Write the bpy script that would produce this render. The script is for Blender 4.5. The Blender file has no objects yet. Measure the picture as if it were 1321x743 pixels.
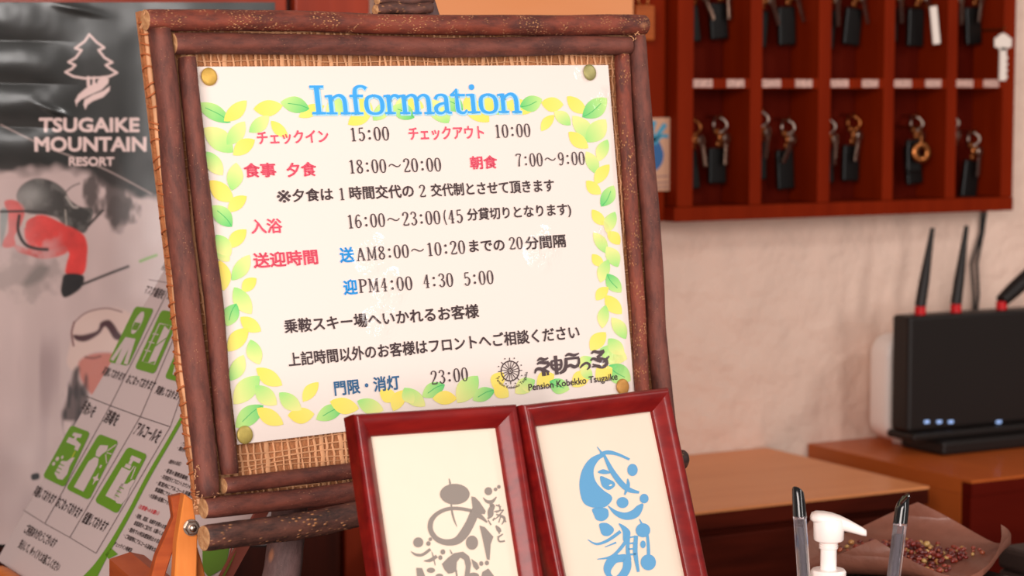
import bpy, bmesh, math, random
import numpy as np
from mathutils import Vector, Matrix
from mathutils.geometry import tessellate_polygon

# ------------------------------------------------------------------ camera
PW, PH, FP, HORIZON = 1321.0, 743.0, 2900.0, 110.0
CAM = np.array([0.0, 0.0, 1.2])
YAW = math.radians(29.2)
PITCH = math.atan((PH / 2 - HORIZON) / FP)
FWD = np.array([math.sin(YAW) * math.cos(PITCH), math.cos(YAW) * math.cos(PITCH), -math.sin(PITCH)])
RGT = np.array([math.cos(YAW), -math.sin(YAW), 0.0])
UPV = np.cross(RGT, FWD)
M3 = np.stack([RGT, UPV, -FWD], 1)
scene = bpy.context.scene
COL = scene.collection
cd = bpy.data.cameras.new('camera')
cd.sensor_fit = 'HORIZONTAL'; cd.sensor_width = 22.3; cd.lens = FP * 22.3 / PW
cd.clip_start = 0.02; cd.clip_end = 50
cd.dof.use_dof = True; cd.dof.focus_distance = 1.36; cd.dof.aperture_fstop = 7.5
cam = bpy.data.objects.new('camera', cd); COL.objects.link(cam)
mw = Matrix.Identity(4)
for i in range(3):
    for j in range(3):
        mw[i][j] = M3[i, j]
    mw[i][3] = CAM[i]
cam.matrix_world = mw
scene.camera = cam

# ------------------------------------------------------------------ world, lamps, exposure
world = bpy.data.worlds.new('world'); scene.world = world; world.use_nodes = True
bgn = world.node_tree.nodes['Background']
bgn.inputs[0].default_value = (1.0, 0.89, 0.83, 1); bgn.inputs[1].default_value = 0.28


def area(name, loc, target, size, power, color, size_y=None):
    l = bpy.data.lights.new(name, 'AREA'); l.energy = power; l.color = color
    l.size = size
    if size_y:
        l.shape = 'RECTANGLE'; l.size_y = size_y
    o = bpy.data.objects.new(name, l); COL.objects.link(o)
    o.location = loc
    d = Vector(target) - Vector(loc)
    o.rotation_euler = d.to_track_quat('-Z', 'Y').to_euler()
    return o


area('window_light_left', (-0.85, -0.75, 1.55), (0.9, 1.5, 1.05), 1.2, 67, (1.0, 0.895, 0.845))
area('glare_light_right', (2.05, 0.50, 1.92), (0.62, 1.2, 1.1), 0.22, 6, (1.0, 0.95, 0.92))  # small added lamp, only for glare on the wrinkled laminate
area('sheen_light_rear', (1.45, -1.3, 1.35), (0.6, 1.6, 1.15), 0.4, 24, (1.0, 0.95, 0.92), size_y=1.4)  # tall added lamp behind the camera, for sheen bands on the poster
scene.view_settings.view_transform = 'Standard'
scene.view_settings.look = 'None'
scene.view_settings.exposure = 0.0
scene.view_settings.gamma = 1.0
scene.view_settings.use_curve_mapping = False

# ------------------------------------------------------------------ helpers
rnd = random.Random(7)


def lin(c):
    c = c / 255.0
    return c / 12.92 if c <= 0.04045 else ((c + 0.055) / 1.055) ** 2.4


def rgb(r, g, b):
    return (lin(r), lin(g), lin(b), 1.0)


def rays(uv):
    uv = np.atleast_2d(np.asarray(uv, float))
    d = np.stack([(uv[:, 0] - PW / 2) / FP, -(uv[:, 1] - PH / 2) / FP, -np.ones(len(uv))], 1)
    return d @ M3.T


class Plane:
    """A plane in the room; at() gives the point of it that the photograph shows at a pixel."""
    def __init__(self, o, n):
        self.o = np.array(o, float); self.n = np.array(n, float); self.n /= np.linalg.norm(self.n)

    def at(self, uv, off=0.0):
        d = rays(uv)
        p0 = self.o + self.n * off
        t = ((p0 - CAM) @ self.n) / (d @ self.n)
        return CAM + d * t[:, None]

    def p(self, u, v, off=0.0):
        return Vector(self.at([(u, v)], off)[0])


def tag(o, label=None, cat=None, group=None, kind=None):
    if label: o['label'] = label
    if cat: o['category'] = cat
    if group: o['group'] = group
    if kind: o['kind'] = kind
    return o


def thing(name, loc, label, cat, group=None):
    o = bpy.data.objects.new(name, None); COL.objects.link(o)
    o.empty_display_size = 0.02
    o.location = loc
    return tag(o, label, cat, group)


def mesh_obj(name, verts, faces, mats, parent=None, smooth=False, origin=None, mat_idx=None, cols=None):
    verts = np.asarray(verts, float)
    if origin is None:
        o = np.zeros(3)
        if parent is None and len(verts):
            o = np.array([(verts[:, 0].min() + verts[:, 0].max()) / 2, (verts[:, 1].min() + verts[:, 1].max()) / 2, verts[:, 2].min()])
        elif parent is not None:
            o = ROOT.get(parent.name, np.zeros(3))
    else:
        o = np.array(origin, float)
    me = bpy.data.meshes.new(name)
    me.from_pydata((verts - o).tolist(), [], [list(map(int, f)) for f in faces])
    if not isinstance(mats, (list, tuple)): mats = [mats]
    for m in mats: me.materials.append(m)
    if mat_idx is not None: me.polygons.foreach_set('material_index', list(mat_idx))
    if smooth: me.polygons.foreach_set('use_smooth', [True] * len(me.polygons))
    if cols is not None:
        a = me.color_attributes.new('Col', 'FLOAT_COLOR', 'POINT')
        a.data.foreach_set('color', np.asarray(cols, float).ravel())
    me.update()
    ob = bpy.data.objects.new(name, me); COL.objects.link(ob)
    if parent is None:
        ob.location = o; ROOT[ob.name] = o
    else:
        ob.parent = parent
        ROOT[ob.name] = ROOT.get(parent.name, np.zeros(3))
        ob.location = (0, 0, 0)
    return ob


ROOT = {}


def root(name, loc, label, cat, group=None):
    o = thing(name, loc, label, cat, group); ROOT[o.name] = np.array(loc, float)
    return o


class MB:
    def __init__(s): s.v = []; s.f = []; s.m = []; s.c = []

    def add(s, v, f, m=0, c=None):
        b = len(s.v); s.v += [tuple(x) for x in v]; s.f += [[b + i for i in q] for q in f]; s.m += [m] * len(f)
        if c is not None: s.c += [c] * len(v) if not isinstance(c[0], (tuple, list)) else list(c)

    def box(s, lo, hi, m=0, R=None, o=(0, 0, 0), bev=0.0):
        x0, y0, z0 = lo; x1, y1, z1 = hi
        if bev > 0:
            bm = bmesh.new(); bmesh.ops.create_cube(bm, size=1)
            for q in bm.verts:
                q.co = Vector(((x0 + x1) / 2 + q.co.x * (x1 - x0), (y0 + y1) / 2 + q.co.y * (y1 - y0), (z0 + z1) / 2 + q.co.z * (z1 - z0)))
            bmesh.ops.bevel(bm, geom=bm.edges[:], offset=bev, segments=2, affect='EDGES', profile=0.5)
            bm.verts.ensure_lookup_table()
            v = [tuple(q.co) for q in bm.verts]; f = [[q.index for q in p.verts] for p in bm.faces]; bm.free()
        else:
            v = [(x0, y0, z0), (x1, y0, z0), (x1, y1, z0), (x0, y1, z0), (x0, y0, z1), (x1, y0, z1), (x1, y1, z1), (x0, y1, z1)]
            f = [(0, 3, 2, 1), (4, 5, 6, 7), (0, 1, 5, 4), (1, 2, 6, 5), (2, 3, 7, 6), (3, 0, 4, 7)]
        if R is not None:
            v = [tuple(Vector(o) + R @ Vector(p)) for p in v]
        s.add(v, f, m)

    def tube(s, pts, rad, n=12, m=0, cap=True, mcap=None, jit=0.0, seed=0):
        pts = [Vector(p) for p in pts]; k = len(pts)
        if not hasattr(rad, '__len__'): rad = [rad] * k
        r = random.Random(seed)
        T = [(pts[min(i + 1, k - 1)] - pts[max(i - 1, 0)]).normalized() for i in range(k)]
        up = Vector((0, 0, 1)) if abs(T[0].z) < 0.9 else Vector((1, 0, 0))
        X = T[0].cross(up).normalized(); v = []
        for i in range(k):
            X = (X - T[i] * X.dot(T[i])).normalized(); Y = T[i].cross(X)
            for j in range(n):
                a = 2 * math.pi * j / n
                rr = rad[i] * (1 + jit * (r.random() - .5))
                v.append(pts[i] + (X * math.cos(a) + Y * math.sin(a)) * rr)
        f = [[i * n + j, i * n + (j + 1) % n, (i + 1) * n + (j + 1) % n, (i + 1) * n + j] for i in range(k - 1) for j in range(n)]
        s.add(v, f, m)
        if cap:
            mc = m if mcap is None else mcap
            s.add(v[:n], [list(range(n))[::-1]], mc); s.add(v[-n:], [list(range(n))], mc)

    def lathe(s, prof, c, axis=(0, 0, 1), n=32, m=0, ring=False):
        A = Vector(axis).normalized(); up = Vector((0, 0, 1)) if abs(A.z) < .9 else Vector((1, 0, 0))
        X = A.cross(up).normalized(); Y = A.cross(X); v = []
        c = Vector(c)
        for r, h in prof:
            for j in range(n):
                a = 2 * math.pi * j / n
                v.append(c + A * h + (X * math.cos(a) + Y * math.sin(a)) * r)
        k = len(prof)
        f = [[i * n + j, i * n + (j + 1) % n, (i + 1) * n + (j + 1) % n, (i + 1) * n + j] for i in range(k - 1) for j in range(n)]
        if ring: f += [[(k - 1) * n + j, (k - 1) * n + (j + 1) % n, (j + 1) % n, j] for j in range(n)]
        else: f.append(list(range(n))[::-1]); f.append(list(range((k - 1) * n, k * n)))
        s.add(v, f, m)

    def build(s, name, mats, parent=None, smooth=False, **k):
        if s.c and len(s.c) == len(s.v): k['cols'] = s.c
        return mesh_obj(name, s.v, s.f, mats, parent, smooth, mat_idx=s.m, **k)


def autosmooth(ob, ang=40):
    me = ob.data
    me.polygons.foreach_set('use_smooth', [True] * len(me.polygons))
    bm = bmesh.new(); bm.from_mesh(me)
    for e in bm.edges:
        if len(e.link_faces) == 2 and e.calc_face_angle(0) > math.radians(ang): e.smooth = False
    bm.to_mesh(me); bm.free()
    return ob


# ------------------------------------------------------------------ materials
def new_mat(name):
    m = bpy.data.materials.new(name); m.use_nodes = True
    nt = m.node_tree; b = nt.nodes['Principled BSDF']
    return m, nt, b


def node(nt, t, **k):
    n = nt.nodes.new(t)
    for a, v in k.items(): setattr(n, a, v)
    return n


def basic(name, c, rough=0.5, metal=0.0, var=0.0, scale=20, bump=0.0, bscale=200, coat=0.0, stretch=None, c2=None, spec=0.3, trans=0.0):
    m, nt, b = new_mat(name)
    b.inputs['Roughness'].default_value = rough; b.inputs['Metallic'].default_value = metal
    b.inputs['Base Color'].default_value = c; b.inputs['Coat Weight'].default_value = coat
    b.inputs['Coat Roughness'].default_value = 0.12
    b.inputs['Specular IOR Level'].default_value = spec
    b.inputs['Transmission Weight'].default_value = trans
    tc = node(nt, 'ShaderNodeTexCoord'); src = tc.outputs['Object']
    if stretch:
        mp = node(nt, 'ShaderNodeMapping'); mp.inputs['Scale'].default_value = stretch
        nt.links.new(src, mp.inputs[0]); src = mp.outputs[0]
    if var > 0 or c2:
        nz = node(nt, 'ShaderNodeTexNoise'); nz.inputs['Scale'].default_value = scale; nz.inputs['Detail'].default_value = 6
        nt.links.new(src, nz.inputs['Vector'])
        cr = node(nt, 'ShaderNodeValToRGB')
        cr.color_ramp.elements[0].position = 0.3; cr.color_ramp.elements[1].position = 0.7
        a = c2 if c2 else tuple(x * (1 - var) for x in c[:3]) + (1,)
        cr.color_ramp.elements[0].color = a
        cr.color_ramp.elements[1].color = c if c2 else tuple(min(1, x * (1 + var)) for x in c[:3]) + (1,)
        nt.links.new(nz.outputs['Fac'], cr.inputs[0]); nt.links.new(cr.outputs[0], b.inputs['Base Color'])
    if bump > 0:
        nb = node(nt, 'ShaderNodeTexNoise'); nb.inputs['Scale'].default_value = bscale; nb.inputs['Detail'].default_value = 5
        nt.links.new(src, nb.inputs['Vector'])
        bp = node(nt, 'ShaderNodeBump'); bp.inputs['Strength'].default_value = bump; bp.inputs['Distance'].default_value = 0.002
        nt.links.new(nb.outputs['Fac'], bp.inputs['Height']); nt.links.new(bp.outputs[0], b.inputs['Normal'])
    return m


def wood(name, c1, c2, scale=30, stretch=(1, 12, 12), rough=0.35, coat=0.2, bump=0.1, spec=.2):
    m = basic(name, c2, spec=spec, rough=rough, coat=coat, c2=c1, scale=scale, stretch=stretch, bump=bump, bscale=scale * 2)
    return m


def bark(name, base, dark, speck, sscale=420, amount=0.16, rough=.66):
    m, nt, b = new_mat(name)
    tc = node(nt, 'ShaderNodeTexCoord')
    mp = node(nt, 'ShaderNodeMapping'); mp.inputs['Scale'].default_value = (0.35, 1, 1)
    nt.links.new(tc.outputs['Object'], mp.inputs[0])
    nz = node(nt, 'ShaderNodeTexNoise'); nz.inputs['Scale'].default_value = 95; nz.inputs['Detail'].default_value = 10; nz.inputs['Roughness'].default_value = .72
    nt.links.new(mp.outputs[0], nz.inputs['Vector'])
    cr = node(nt, 'ShaderNodeValToRGB'); e = cr.color_ramp.elements
    e[0].position = .40; e[0].color = dark; e[1].position = .60; e[1].color = base
    nt.links.new(nz.outputs['Fac'], cr.inputs[0])
    vo = node(nt, 'ShaderNodeTexVoronoi'); vo.inputs['Scale'].default_value = sscale
    mp2 = node(nt, 'ShaderNodeMapping'); mp2.inputs['Scale'].default_value = (0.55, 1, 1)
    nt.links.new(tc.outputs['Object'], mp2.inputs[0]); nt.links.new(mp2.outputs[0], vo.inputs['Vector'])
    c2 = node(nt, 'ShaderNodeValToRGB'); e = c2.color_ramp.elements
    e[0].position = amount * .6; e[0].color = (1, 1, 1, 1); e[1].position = amount * 1.5; e[1].color = (0, 0, 0, 1)
    nt.links.new(vo.outputs['Distance'], c2.inputs[0])
    n2 = node(nt, 'ShaderNodeTexNoise'); n2.inputs['Scale'].default_value = 90
    nt.links.new(tc.outputs['Object'], n2.inputs['Vector'])
    c3 = node(nt, 'ShaderNodeValToRGB'); e = c3.color_ramp.elements
    e[0].position = .48; e[0].color = (0, 0, 0, 1); e[1].position = .62; e[1].color = (1, 1, 1, 1)
    nt.links.new(n2.outputs['Fac'], c3.inputs[0])
    mu = node(nt, 'ShaderNodeMath', operation='MULTIPLY')
    nt.links.new(c2.outputs[0], mu.inputs[0]); nt.links.new(c3.outputs[0], mu.inputs[1])
    mx = node(nt, 'ShaderNodeMix', data_type='RGBA')
    nt.links.new(mu.outputs[0], mx.inputs['Factor']); nt.links.new(cr.outputs[0], mx.inputs['A']); mx.inputs['B'].default_value = speck
    # rare larger scars
    v3 = node(nt, 'ShaderNodeTexVoronoi'); v3.inputs['Scale'].default_value = 38
    nt.links.new(mp2.outputs[0], v3.inputs['Vector'])
    c4 = node(nt, 'ShaderNodeValToRGB'); e = c4.color_ramp.elements
    e[0].position = .06; e[0].color = (.8, .8, .8, 1); e[1].position = .12; e[1].color = (0, 0, 0, 1)
    nt.links.new(v3.outputs['Distance'], c4.inputs[0])
    mx2 = node(nt, 'ShaderNodeMix', data_type='RGBA')
    nt.links.new(c4.outputs[0], mx2.inputs['Factor']); nt.links.new(mx.outputs['Result'], mx2.inputs['A']); mx2.inputs['B'].default_value = rgb(172, 112, 78)
    nt.links.new(mx2.outputs['Result'], b.inputs['Base Color'])
    b.inputs['Roughness'].default_value = rough
    ad = node(nt, 'ShaderNodeMath', operation='ADD')
    nt.links.new(nz.outputs['Fac'], ad.inputs[0]); nt.links.new(mu.outputs[0], ad.inputs[1])
    bp = node(nt, 'ShaderNodeBump'); bp.inputs['Strength'].default_value = .6; bp.inputs['Distance'].default_value = .0014
    nt.links.new(ad.outputs[0], bp.inputs['Height']); nt.links.new(bp.outputs[0], b.inputs['Normal'])
    return m


BOARD = Plane((0.471034, 1.208422, 1.210593), (0.1514067, -0.9768633, 0.1510434))
BN = Vector(BOARD.n)


def laminate(name, color=None, vcol=False):
    """print under a glossy laminating film that is wrinkled in a few patches"""
    m, nt, b = new_mat(name)
    if vcol:
        a = node(nt, 'ShaderNodeVertexColor', layer_name='Col'); nt.links.new(a.outputs[0], b.inputs['Base Color'])
    else:
        b.inputs['Base Color'].default_value = color
    b.inputs['Roughness'].default_value = 0.6; b.inputs['Specular IOR Level'].default_value = 0.2
    b.inputs['Coat Weight'].default_value = 1.0; b.inputs['Coat Roughness'].default_value = 0.1
    geo = node(nt, 'ShaderNodeNewGeometry')
    tot = None
    for (u, v, r) in [(700, 322, .016), (480, 330, .015), (502, 372, .014), (492, 410, .014), (752, 92, .008), (778, 128, .010), (790, 470, .010), (775, 300, .008)]:
        c = BOARD.p(u, v)
        d = node(nt, 'ShaderNodeVectorMath', operation='DISTANCE')
        nt.links.new(geo.outputs['Position'], d.inputs[0]); d.inputs[1].default_value = c
        mr = node(nt, 'ShaderNodeMapRange'); mr.inputs['From Min'].default_value = r * .3; mr.inputs['From Max'].default_value = r
        mr.inputs['To Min'].default_value = 1; mr.inputs['To Max'].default_value = 0
        nt.links.new(d.outputs['Value'], mr.inputs['Value'])
        if tot is None: tot = mr.outputs[0]
        else:
            mm = node(nt, 'ShaderNodeMath', operation='MAXIMUM'); nt.links.new(tot, mm.inputs[0]); nt.links.new(mr.outputs[0], mm.inputs[1]); tot = mm.outputs[0]
    nz = node(nt, 'ShaderNodeTexNoise'); nz.inputs['Scale'].default_value = 150; nz.inputs['Detail'].default_value = 3
    nt.links.new(geo.outputs['Position'], nz.inputs['Vector'])
    mu = node(nt, 'ShaderNodeMath', operation='MULTIPLY'); nt.links.new(tot, mu.inputs[0]); nt.links.new(nz.outputs['Fac'], mu.inputs[1])
    bp = node(nt, 'ShaderNodeBump'); bp.inputs['Strength'].default_value = 1.0; bp.inputs['Distance'].default_value = 0.0055
    nt.links.new(mu.outputs[0], bp.inputs['Height']); nt.links.new(bp.outputs[0], b.inputs['Coat Normal'])
    return m


def vmat(name, rough=0.6, coat=0.0, coat_r=0.2, bump=0.0, bscale=60):
    m, nt, b = new_mat(name)
    a = node(nt, 'ShaderNodeVertexColor', layer_name='Col'); nt.links.new(a.outputs[0], b.inputs['Base Color'])
    b.inputs['Roughness'].default_value = rough
    b.inputs['Coat Weight'].default_value = coat; b.inputs['Coat Roughness'].default_value = coat_r
    if bump:
        tc = node(nt, 'ShaderNodeTexCoord')
        nb = node(nt, 'ShaderNodeTexNoise'); nb.inputs['Scale'].default_value = bscale; nb.inputs['Detail'].default_value = 3
        nt.links.new(tc.outputs['Object'], nb.inputs['Vector'])
        bp = node(nt, 'ShaderNodeBump'); bp.inputs['Strength'].default_value = bump; bp.inputs['Distance'].default_value = 0.003
        nt.links.new(nb.outputs['Fac'], bp.inputs['Height']); nt.links.new(bp.outputs[0], b.inputs['Normal'])
    return m


# ------------------------------------------------------------------ flat print
_tc = {}


def text_mesh(s, offset=0.0, res=3):
    """the outline of a line of writing, filled, as 2-D vertices and faces"""
    key = (s, offset, res)
    if key in _tc: return _tc[key]
    cu = bpy.data.curves.new('t', 'FONT'); cu.body = s; cu.offset = offset; cu.resolution_u = res; cu.size = 1.0
    ob = bpy.data.objects.new('t', cu); COL.objects.link(ob)
    dg = bpy.context.evaluated_depsgraph_get(); ev = ob.evaluated_get(dg)
    me = bpy.data.meshes.new_from_object(ev)
    n = len(me.vertices); co = np.zeros(n * 3); me.vertices.foreach_get('co', co)
    V = co.reshape(-1, 3)[:, :2].copy(); F = [list(p.vertices) for p in me.polygons]
    bpy.data.objects.remove(ob); bpy.data.curves.remove(cu); bpy.data.meshes.remove(me)
    _tc[key] = (V, F); return V, F


def bold_mesh(s, bold, res=3):
    """the same writing thickened by a narrow band along every outline"""
    key = ('b', s, bold, res)
    if key in _tc: return _tc[key]
    V, F = text_mesh(s, 0.0, res)
    if bold > 0:
        cnt = {}
        for f in F:
            for a, b_ in zip(f, f[1:] + f[:1]): k = (min(a, b_), max(a, b_)); cnt[k] = cnt.get(k, 0) + 1
        V2 = V.tolist(); F2 = list(F)
        for (a, b_), c_ in cnt.items():
            if c_ != 1: continue
            p, q = V[a], V[b_]; d = q - p; L = np.hypot(*d)
            if L < 1e-7: continue
            d = d / L; n = np.array([-d[1], d[0]]) * bold; e = d * bold * .5
            i = len(V2); V2 += [(p - e + n).tolist(), (q + e + n).tolist(), (q + e - n).tolist(), (p - e - n).tolist()]
            F2.append([i, i + 1, i + 2, i + 3])
        V, F = np.array(V2), F2
    _tc[key] = (V, F); return V, F


def smooth_pts(pts, closed=False, k=5):
    P = [np.array(p, float) for p in pts]; n = len(P); out = []
    if n < 3: return P
    rng = n if closed else n - 1
    for i in range(rng):
        if closed: a, b, c, d = P[(i - 1) % n], P[i], P[(i + 1) % n], P[(i + 2) % n]
        else: a, b, c, d = P[max(i - 1, 0)], P[i], P[i + 1], P[min(i + 2, n - 1)]
        for j in range(k):
            t = j / k
            out.append(.5 * ((2 * b) + (-a + c) * t + (2 * a - 5 * b + 4 * c - d) * t * t + (-a + 3 * b - 3 * c + d) * t ** 3))
    if not closed: out.append(P[-1])
    return out


class Print:
    """flat ink: shapes given on the photograph's pixels, laid on a plane"""
    def __init__(s): s.v = []; s.f = []; s.c = []; s.z = []

    def raw(s, V, F, c, layer=0):
        b = len(s.v); s.v += [tuple(x[:2]) for x in V]; s.f += [[b + i for i in q] for q in F]
        s.z += [layer] * len(V)
        if len(c) == len(V) and isinstance(c[0], (tuple, list)): s.c += list(c)
        else: s.c += [c] * len(V)

    def poly(s, pts, c, layer=0, smooth=False):
        if smooth: pts = smooth_pts(pts, True, 4)
        V = [(p[0], p[1], 0) for p in pts]
        T = tessellate_polygon([[Vector(p) for p in V]])
        s.raw(V, [list(t) for t in T], c, layer)

    def ell(s, cx, cy, rx, ry, c, layer=0, n=20, rot=0.0):
        cr, sr = math.cos(rot), math.sin(rot)
        pts = []
        for i in range(n):
            a = 2 * math.pi * i / n; x = rx * math.cos(a); y = ry * math.sin(a)
            pts.append((cx + x * cr - y * sr, cy + x * sr + y * cr))
        s.raw(pts, [list(range(n))], c, layer)

    def ribbon(s, pts, c, layer=0, w=None, k=6, smooth=True):
        P = [(p[0], p[1], p[2] if len(p) > 2 else w) for p in pts]
        if smooth and len(P) > 2: P = smooth_pts(P, False, k)
        P = [np.array(p, float) for p in P]; n = len(P); V = []
        for i in range(n):
            t = P[min(i + 1, n - 1)][:2] - P[max(i - 1, 0)][:2]; t = t / (np.linalg.norm(t) + 1e-9)
            nn = np.array([-t[1], t[0]]); h = max(P[i][2], .02) / 2
            V += [P[i][:2] + nn * h, P[i][:2] - nn * h]
        s.raw(V, [[2 * i, 2 * i + 1, 2 * i + 3, 2 * i + 2] for i in range(n - 1)], c, layer)

    def text(s, t, p0, p1, h, c, up=None, bold=0.0, layer=1, res=3, lean=0.0):
        """the writing's visible box: bottom-left p0, bottom-right p1, height h"""
        V, F = bold_mesh(t, bold, res)
        lo, hi = V.min(0), V.max(0); U = (V - lo) / (hi - lo)
        p0 = np.array(p0, float); p1 = np.array(p1, float)
        if up is None: up = np.array([-lean * h, -h])
        else: up = np.array(up, float)
        Q = p0 + U[:, :1] * (p1 - p0) + U[:, 1:] * up
        s.raw(Q.tolist(), F, c, layer)

    def build(s, name, plane, mat, parent, base=0.0003, step=0.00012, **k):
        V = plane.at(s.v)
        V = V + plane.n * (base + step * np.array(s.z))[:, None]
        # slide along the ray is not needed: the layers are thinner than a pixel
        return mesh_obj(name, V, s.f, mat, parent, cols=s.c)


def crop(s, ox, oy, pts):
    return [tuple([ox + p[0] * s, oy + p[1] * s] + [q * s for q in p[2:]]) for p in pts]


# ================================================================== THE ROOM
M_wall = basic('rough_plaster', rgb(238, 208, 190), rough=.9, var=.06, scale=9, bump=.9, bscale=26)
M_wall.node_tree.nodes['Bump'].inputs['Distance'].default_value = .012
WALLY = 2.018
b = MB(); b.box((-1.6, WALLY, 0), (4.2, WALLY + .1, 2.6)); tag(b.build('wall_back', M_wall), kind='structure')
M_floor = wood('floor_boards', rgb(70, 40, 25), rgb(105, 65, 40), scale=6)
b = MB(); b.box((-1.6, -1.5, -.05), (4.2, WALLY + .1, 0)); tag(b.build('floor', M_floor), kind='structure')

# ---- desks behind the counter
M_dtop = wood('worn_desk_veneer', rgb(228, 144, 88), rgb(236, 154, 98), scale=5, stretch=(1, 8, 8), rough=.42, coat=.1, bump=.02)
M_dfront = wood('dark_drawer_wood', rgb(44, 12, 6), rgb(88, 28, 15), scale=5, stretch=(1.2, 4, 9), rough=.65, coat=0, spec=.05)
M_rtop = wood('orange_lacquered_wood', rgb(186, 88, 34), rgb(200, 100, 42), scale=5, stretch=(6, 1, 6), rough=.4, coat=.15, bump=.02)
M_rfront = wood('deep_red_wood', rgb(84, 14, 5), rgb(98, 20, 8), scale=5, stretch=(1, 6, 6), rough=.6, coat=0, spec=.06)
t = root('low_desk', (1.2, 1.88, 0), 'low brown desk with worn tan top behind the pump bottle', 'desk')
b = MB(); b.box((.93, 1.738, .7975), (1.45, 2.016, .80)); b.build('desk_top', M_dtop, t)
b = MB(); b.box((.93, 1.7384, .782), (1.4497, 2.016, .7974)); b.build('edge_band', M_dfront, t)
b = MB(); b.box((.94, 1.748, 0), (1.445, 2.012, .7815)); b.build('carcass', M_dfront, t)
for z0, z1 in ((.60, .775), (.40, .59), (.05, .39)):
    b = MB(); b.box((.955, 1.7385, z0), (1.435, 1.7479, z1), bev=.002); d = b.build('drawer', M_dfront, t)
    b = MB(); b.tube([(1.13, 1.7384, (z0 + z1) / 2), (1.13, 1.722, (z0 + z1) / 2), (1.25, 1.722, (z0 + z1) / 2), (1.25, 1.7384, (z0 + z1) / 2)], .004, 8)
    b.build('handle', M_dfront, d)
t = root('router_desk', (1.85, 1.88, 0), 'orange brown wooden desk that carries the black router', 'desk')
b = MB(); b.box((1.507, 1.741, .7975), (2.30, 2.016, .80)); b.build('desk_top', M_rtop, t)
b = MB(); b.box((1.5080, 1.7414, .784), (2.30, 1.7566, .7974)); b.build('edge_band', M_rfront, t)
b = MB(); b.box((1.5072, 1.7568, .784), (2.30, 2.016, .7974)); b.build('top_core', M_rtop, t)
b = MB(); b.box((1.5072, 1.7568, 0), (1.5318, 2.012, .7836)); b.build('side_panel', M_rtop, t)
b = MB(); b.box((1.532, 1.757, 0), (2.29, 2.012, .7835)); b.build('carcass', M_rfront, t)
b = MB(); b.box((1.5080, 1.7425, .0), (2.29, 1.7565, .7835)); b.build('front_panel', M_rfront, t)

# ---- tall furniture that closes the left side of the view
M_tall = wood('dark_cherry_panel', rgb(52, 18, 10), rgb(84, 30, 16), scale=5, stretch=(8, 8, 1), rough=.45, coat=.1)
M_tall2 = wood('cherry_lit_tone', rgb(140, 44, 20), rgb(160, 54, 26), scale=5, stretch=(8, 8, 1), rough=.4, coat=.15)  # brighter copy of the cherry; the lit tone is put into its colour
PT = Plane((0, 1.90, 0), (0, -1, 0))
xe = PT.p(477, 700).x; x1 = PT.p(374, 10).x; x2 = PT.p(441, 700).x
t = root('tall_cupboard', (.45, 1.95, 0), 'tall dark cherry wood cupboard behind the dark ski poster', 'cupboard')
b = MB(); b.box((-.05, 1.905, 0), (xe, 2.015, 1.75)); b.build('carcass', M_tall, t)
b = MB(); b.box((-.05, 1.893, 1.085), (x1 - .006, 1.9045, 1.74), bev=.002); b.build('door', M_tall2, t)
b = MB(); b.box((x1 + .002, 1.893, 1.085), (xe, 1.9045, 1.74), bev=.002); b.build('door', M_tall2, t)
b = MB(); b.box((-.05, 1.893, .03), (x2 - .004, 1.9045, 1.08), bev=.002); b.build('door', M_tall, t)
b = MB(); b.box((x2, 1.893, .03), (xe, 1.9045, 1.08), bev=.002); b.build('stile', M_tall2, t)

# ---- reception counter (below the frame; everything in front stands on it)
M_counter = wood('counter_wood', rgb(70, 34, 20), rgb(96, 48, 28), scale=5, stretch=(1, 10, 10))
t = root('reception_counter', (.7, 1.35, 0), 'reception counter of brown wood under the sign and frames', 'counter')
b = MB(); b.box((-.3, .85, .77), (1.9, 1.385, .80), bev=.004); b.build('counter_top', M_counter, t)
b = MB(); b.box((-.3, 1.3855, .77), (.70, 1.64, .80), bev=.004); b.build('side_top', M_counter, t)
b = MB(); b.box((-.26, .9, 0), (1.86, 1.34, .7695)); b.build('counter_body', M_counter, t)
b = MB(); b.box((-.26, 1.341, 0), (.66, 1.60, .7695)); b.build('side_body', M_counter, t)

# ================================================================== KEY CABINET
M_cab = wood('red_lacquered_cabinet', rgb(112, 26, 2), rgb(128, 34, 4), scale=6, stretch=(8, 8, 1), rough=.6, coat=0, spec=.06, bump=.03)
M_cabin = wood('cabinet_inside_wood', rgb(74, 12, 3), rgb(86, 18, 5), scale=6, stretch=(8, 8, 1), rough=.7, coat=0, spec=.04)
CF, CB = 1.958, 2.010
t = root('key_cabinet', (1.5, 2.0, 1.058), 'red wooden wall cabinet of open pigeonholes full of room keys', 'cabinet')
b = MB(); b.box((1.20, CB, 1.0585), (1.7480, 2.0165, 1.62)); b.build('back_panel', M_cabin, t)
b = MB(); b.box((1.09, 1.975, 1.0585), (1.287, CB - .0003, 1.62), bev=.001); b.build('side_board', M_cab, t)
xs = [1.303, 1.3905, 1.4805, 1.568, 1.6568, 1.7395]
ws = [.016, .0155, .0165, .0145, .0145, .0175]
for x, w in zip(xs, ws):
    b = MB(); b.box((x - w / 2 - (.004 if x == xs[0] else 0), CF, 1.0735), (x + w / 2, CB - .0003, 1.62), bev=.001); b.build('divider', M_cab, t)
b = MB(); b.box((1.287, CF - .001, 1.058), (1.7485, CB - .0003, 1.0733), bev=.001); b.build('bottom_rail', M_cab, t)
for k in range(5):
    xa, xb = xs[k] + ws[k] / 2 + .0002, xs[k + 1] - ws[k + 1] / 2 - .0002
    for zz in (1.1965, 1.345):
        b = MB(); b.box((xa, CF + .001, zz), (xb, CB - .0003, zz + .0105)); b.build('shelf', M_cab, t)
M_lab = basic('number_sticker', rgb(196, 158, 146), rough=.6, var=.35, scale=260)
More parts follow.
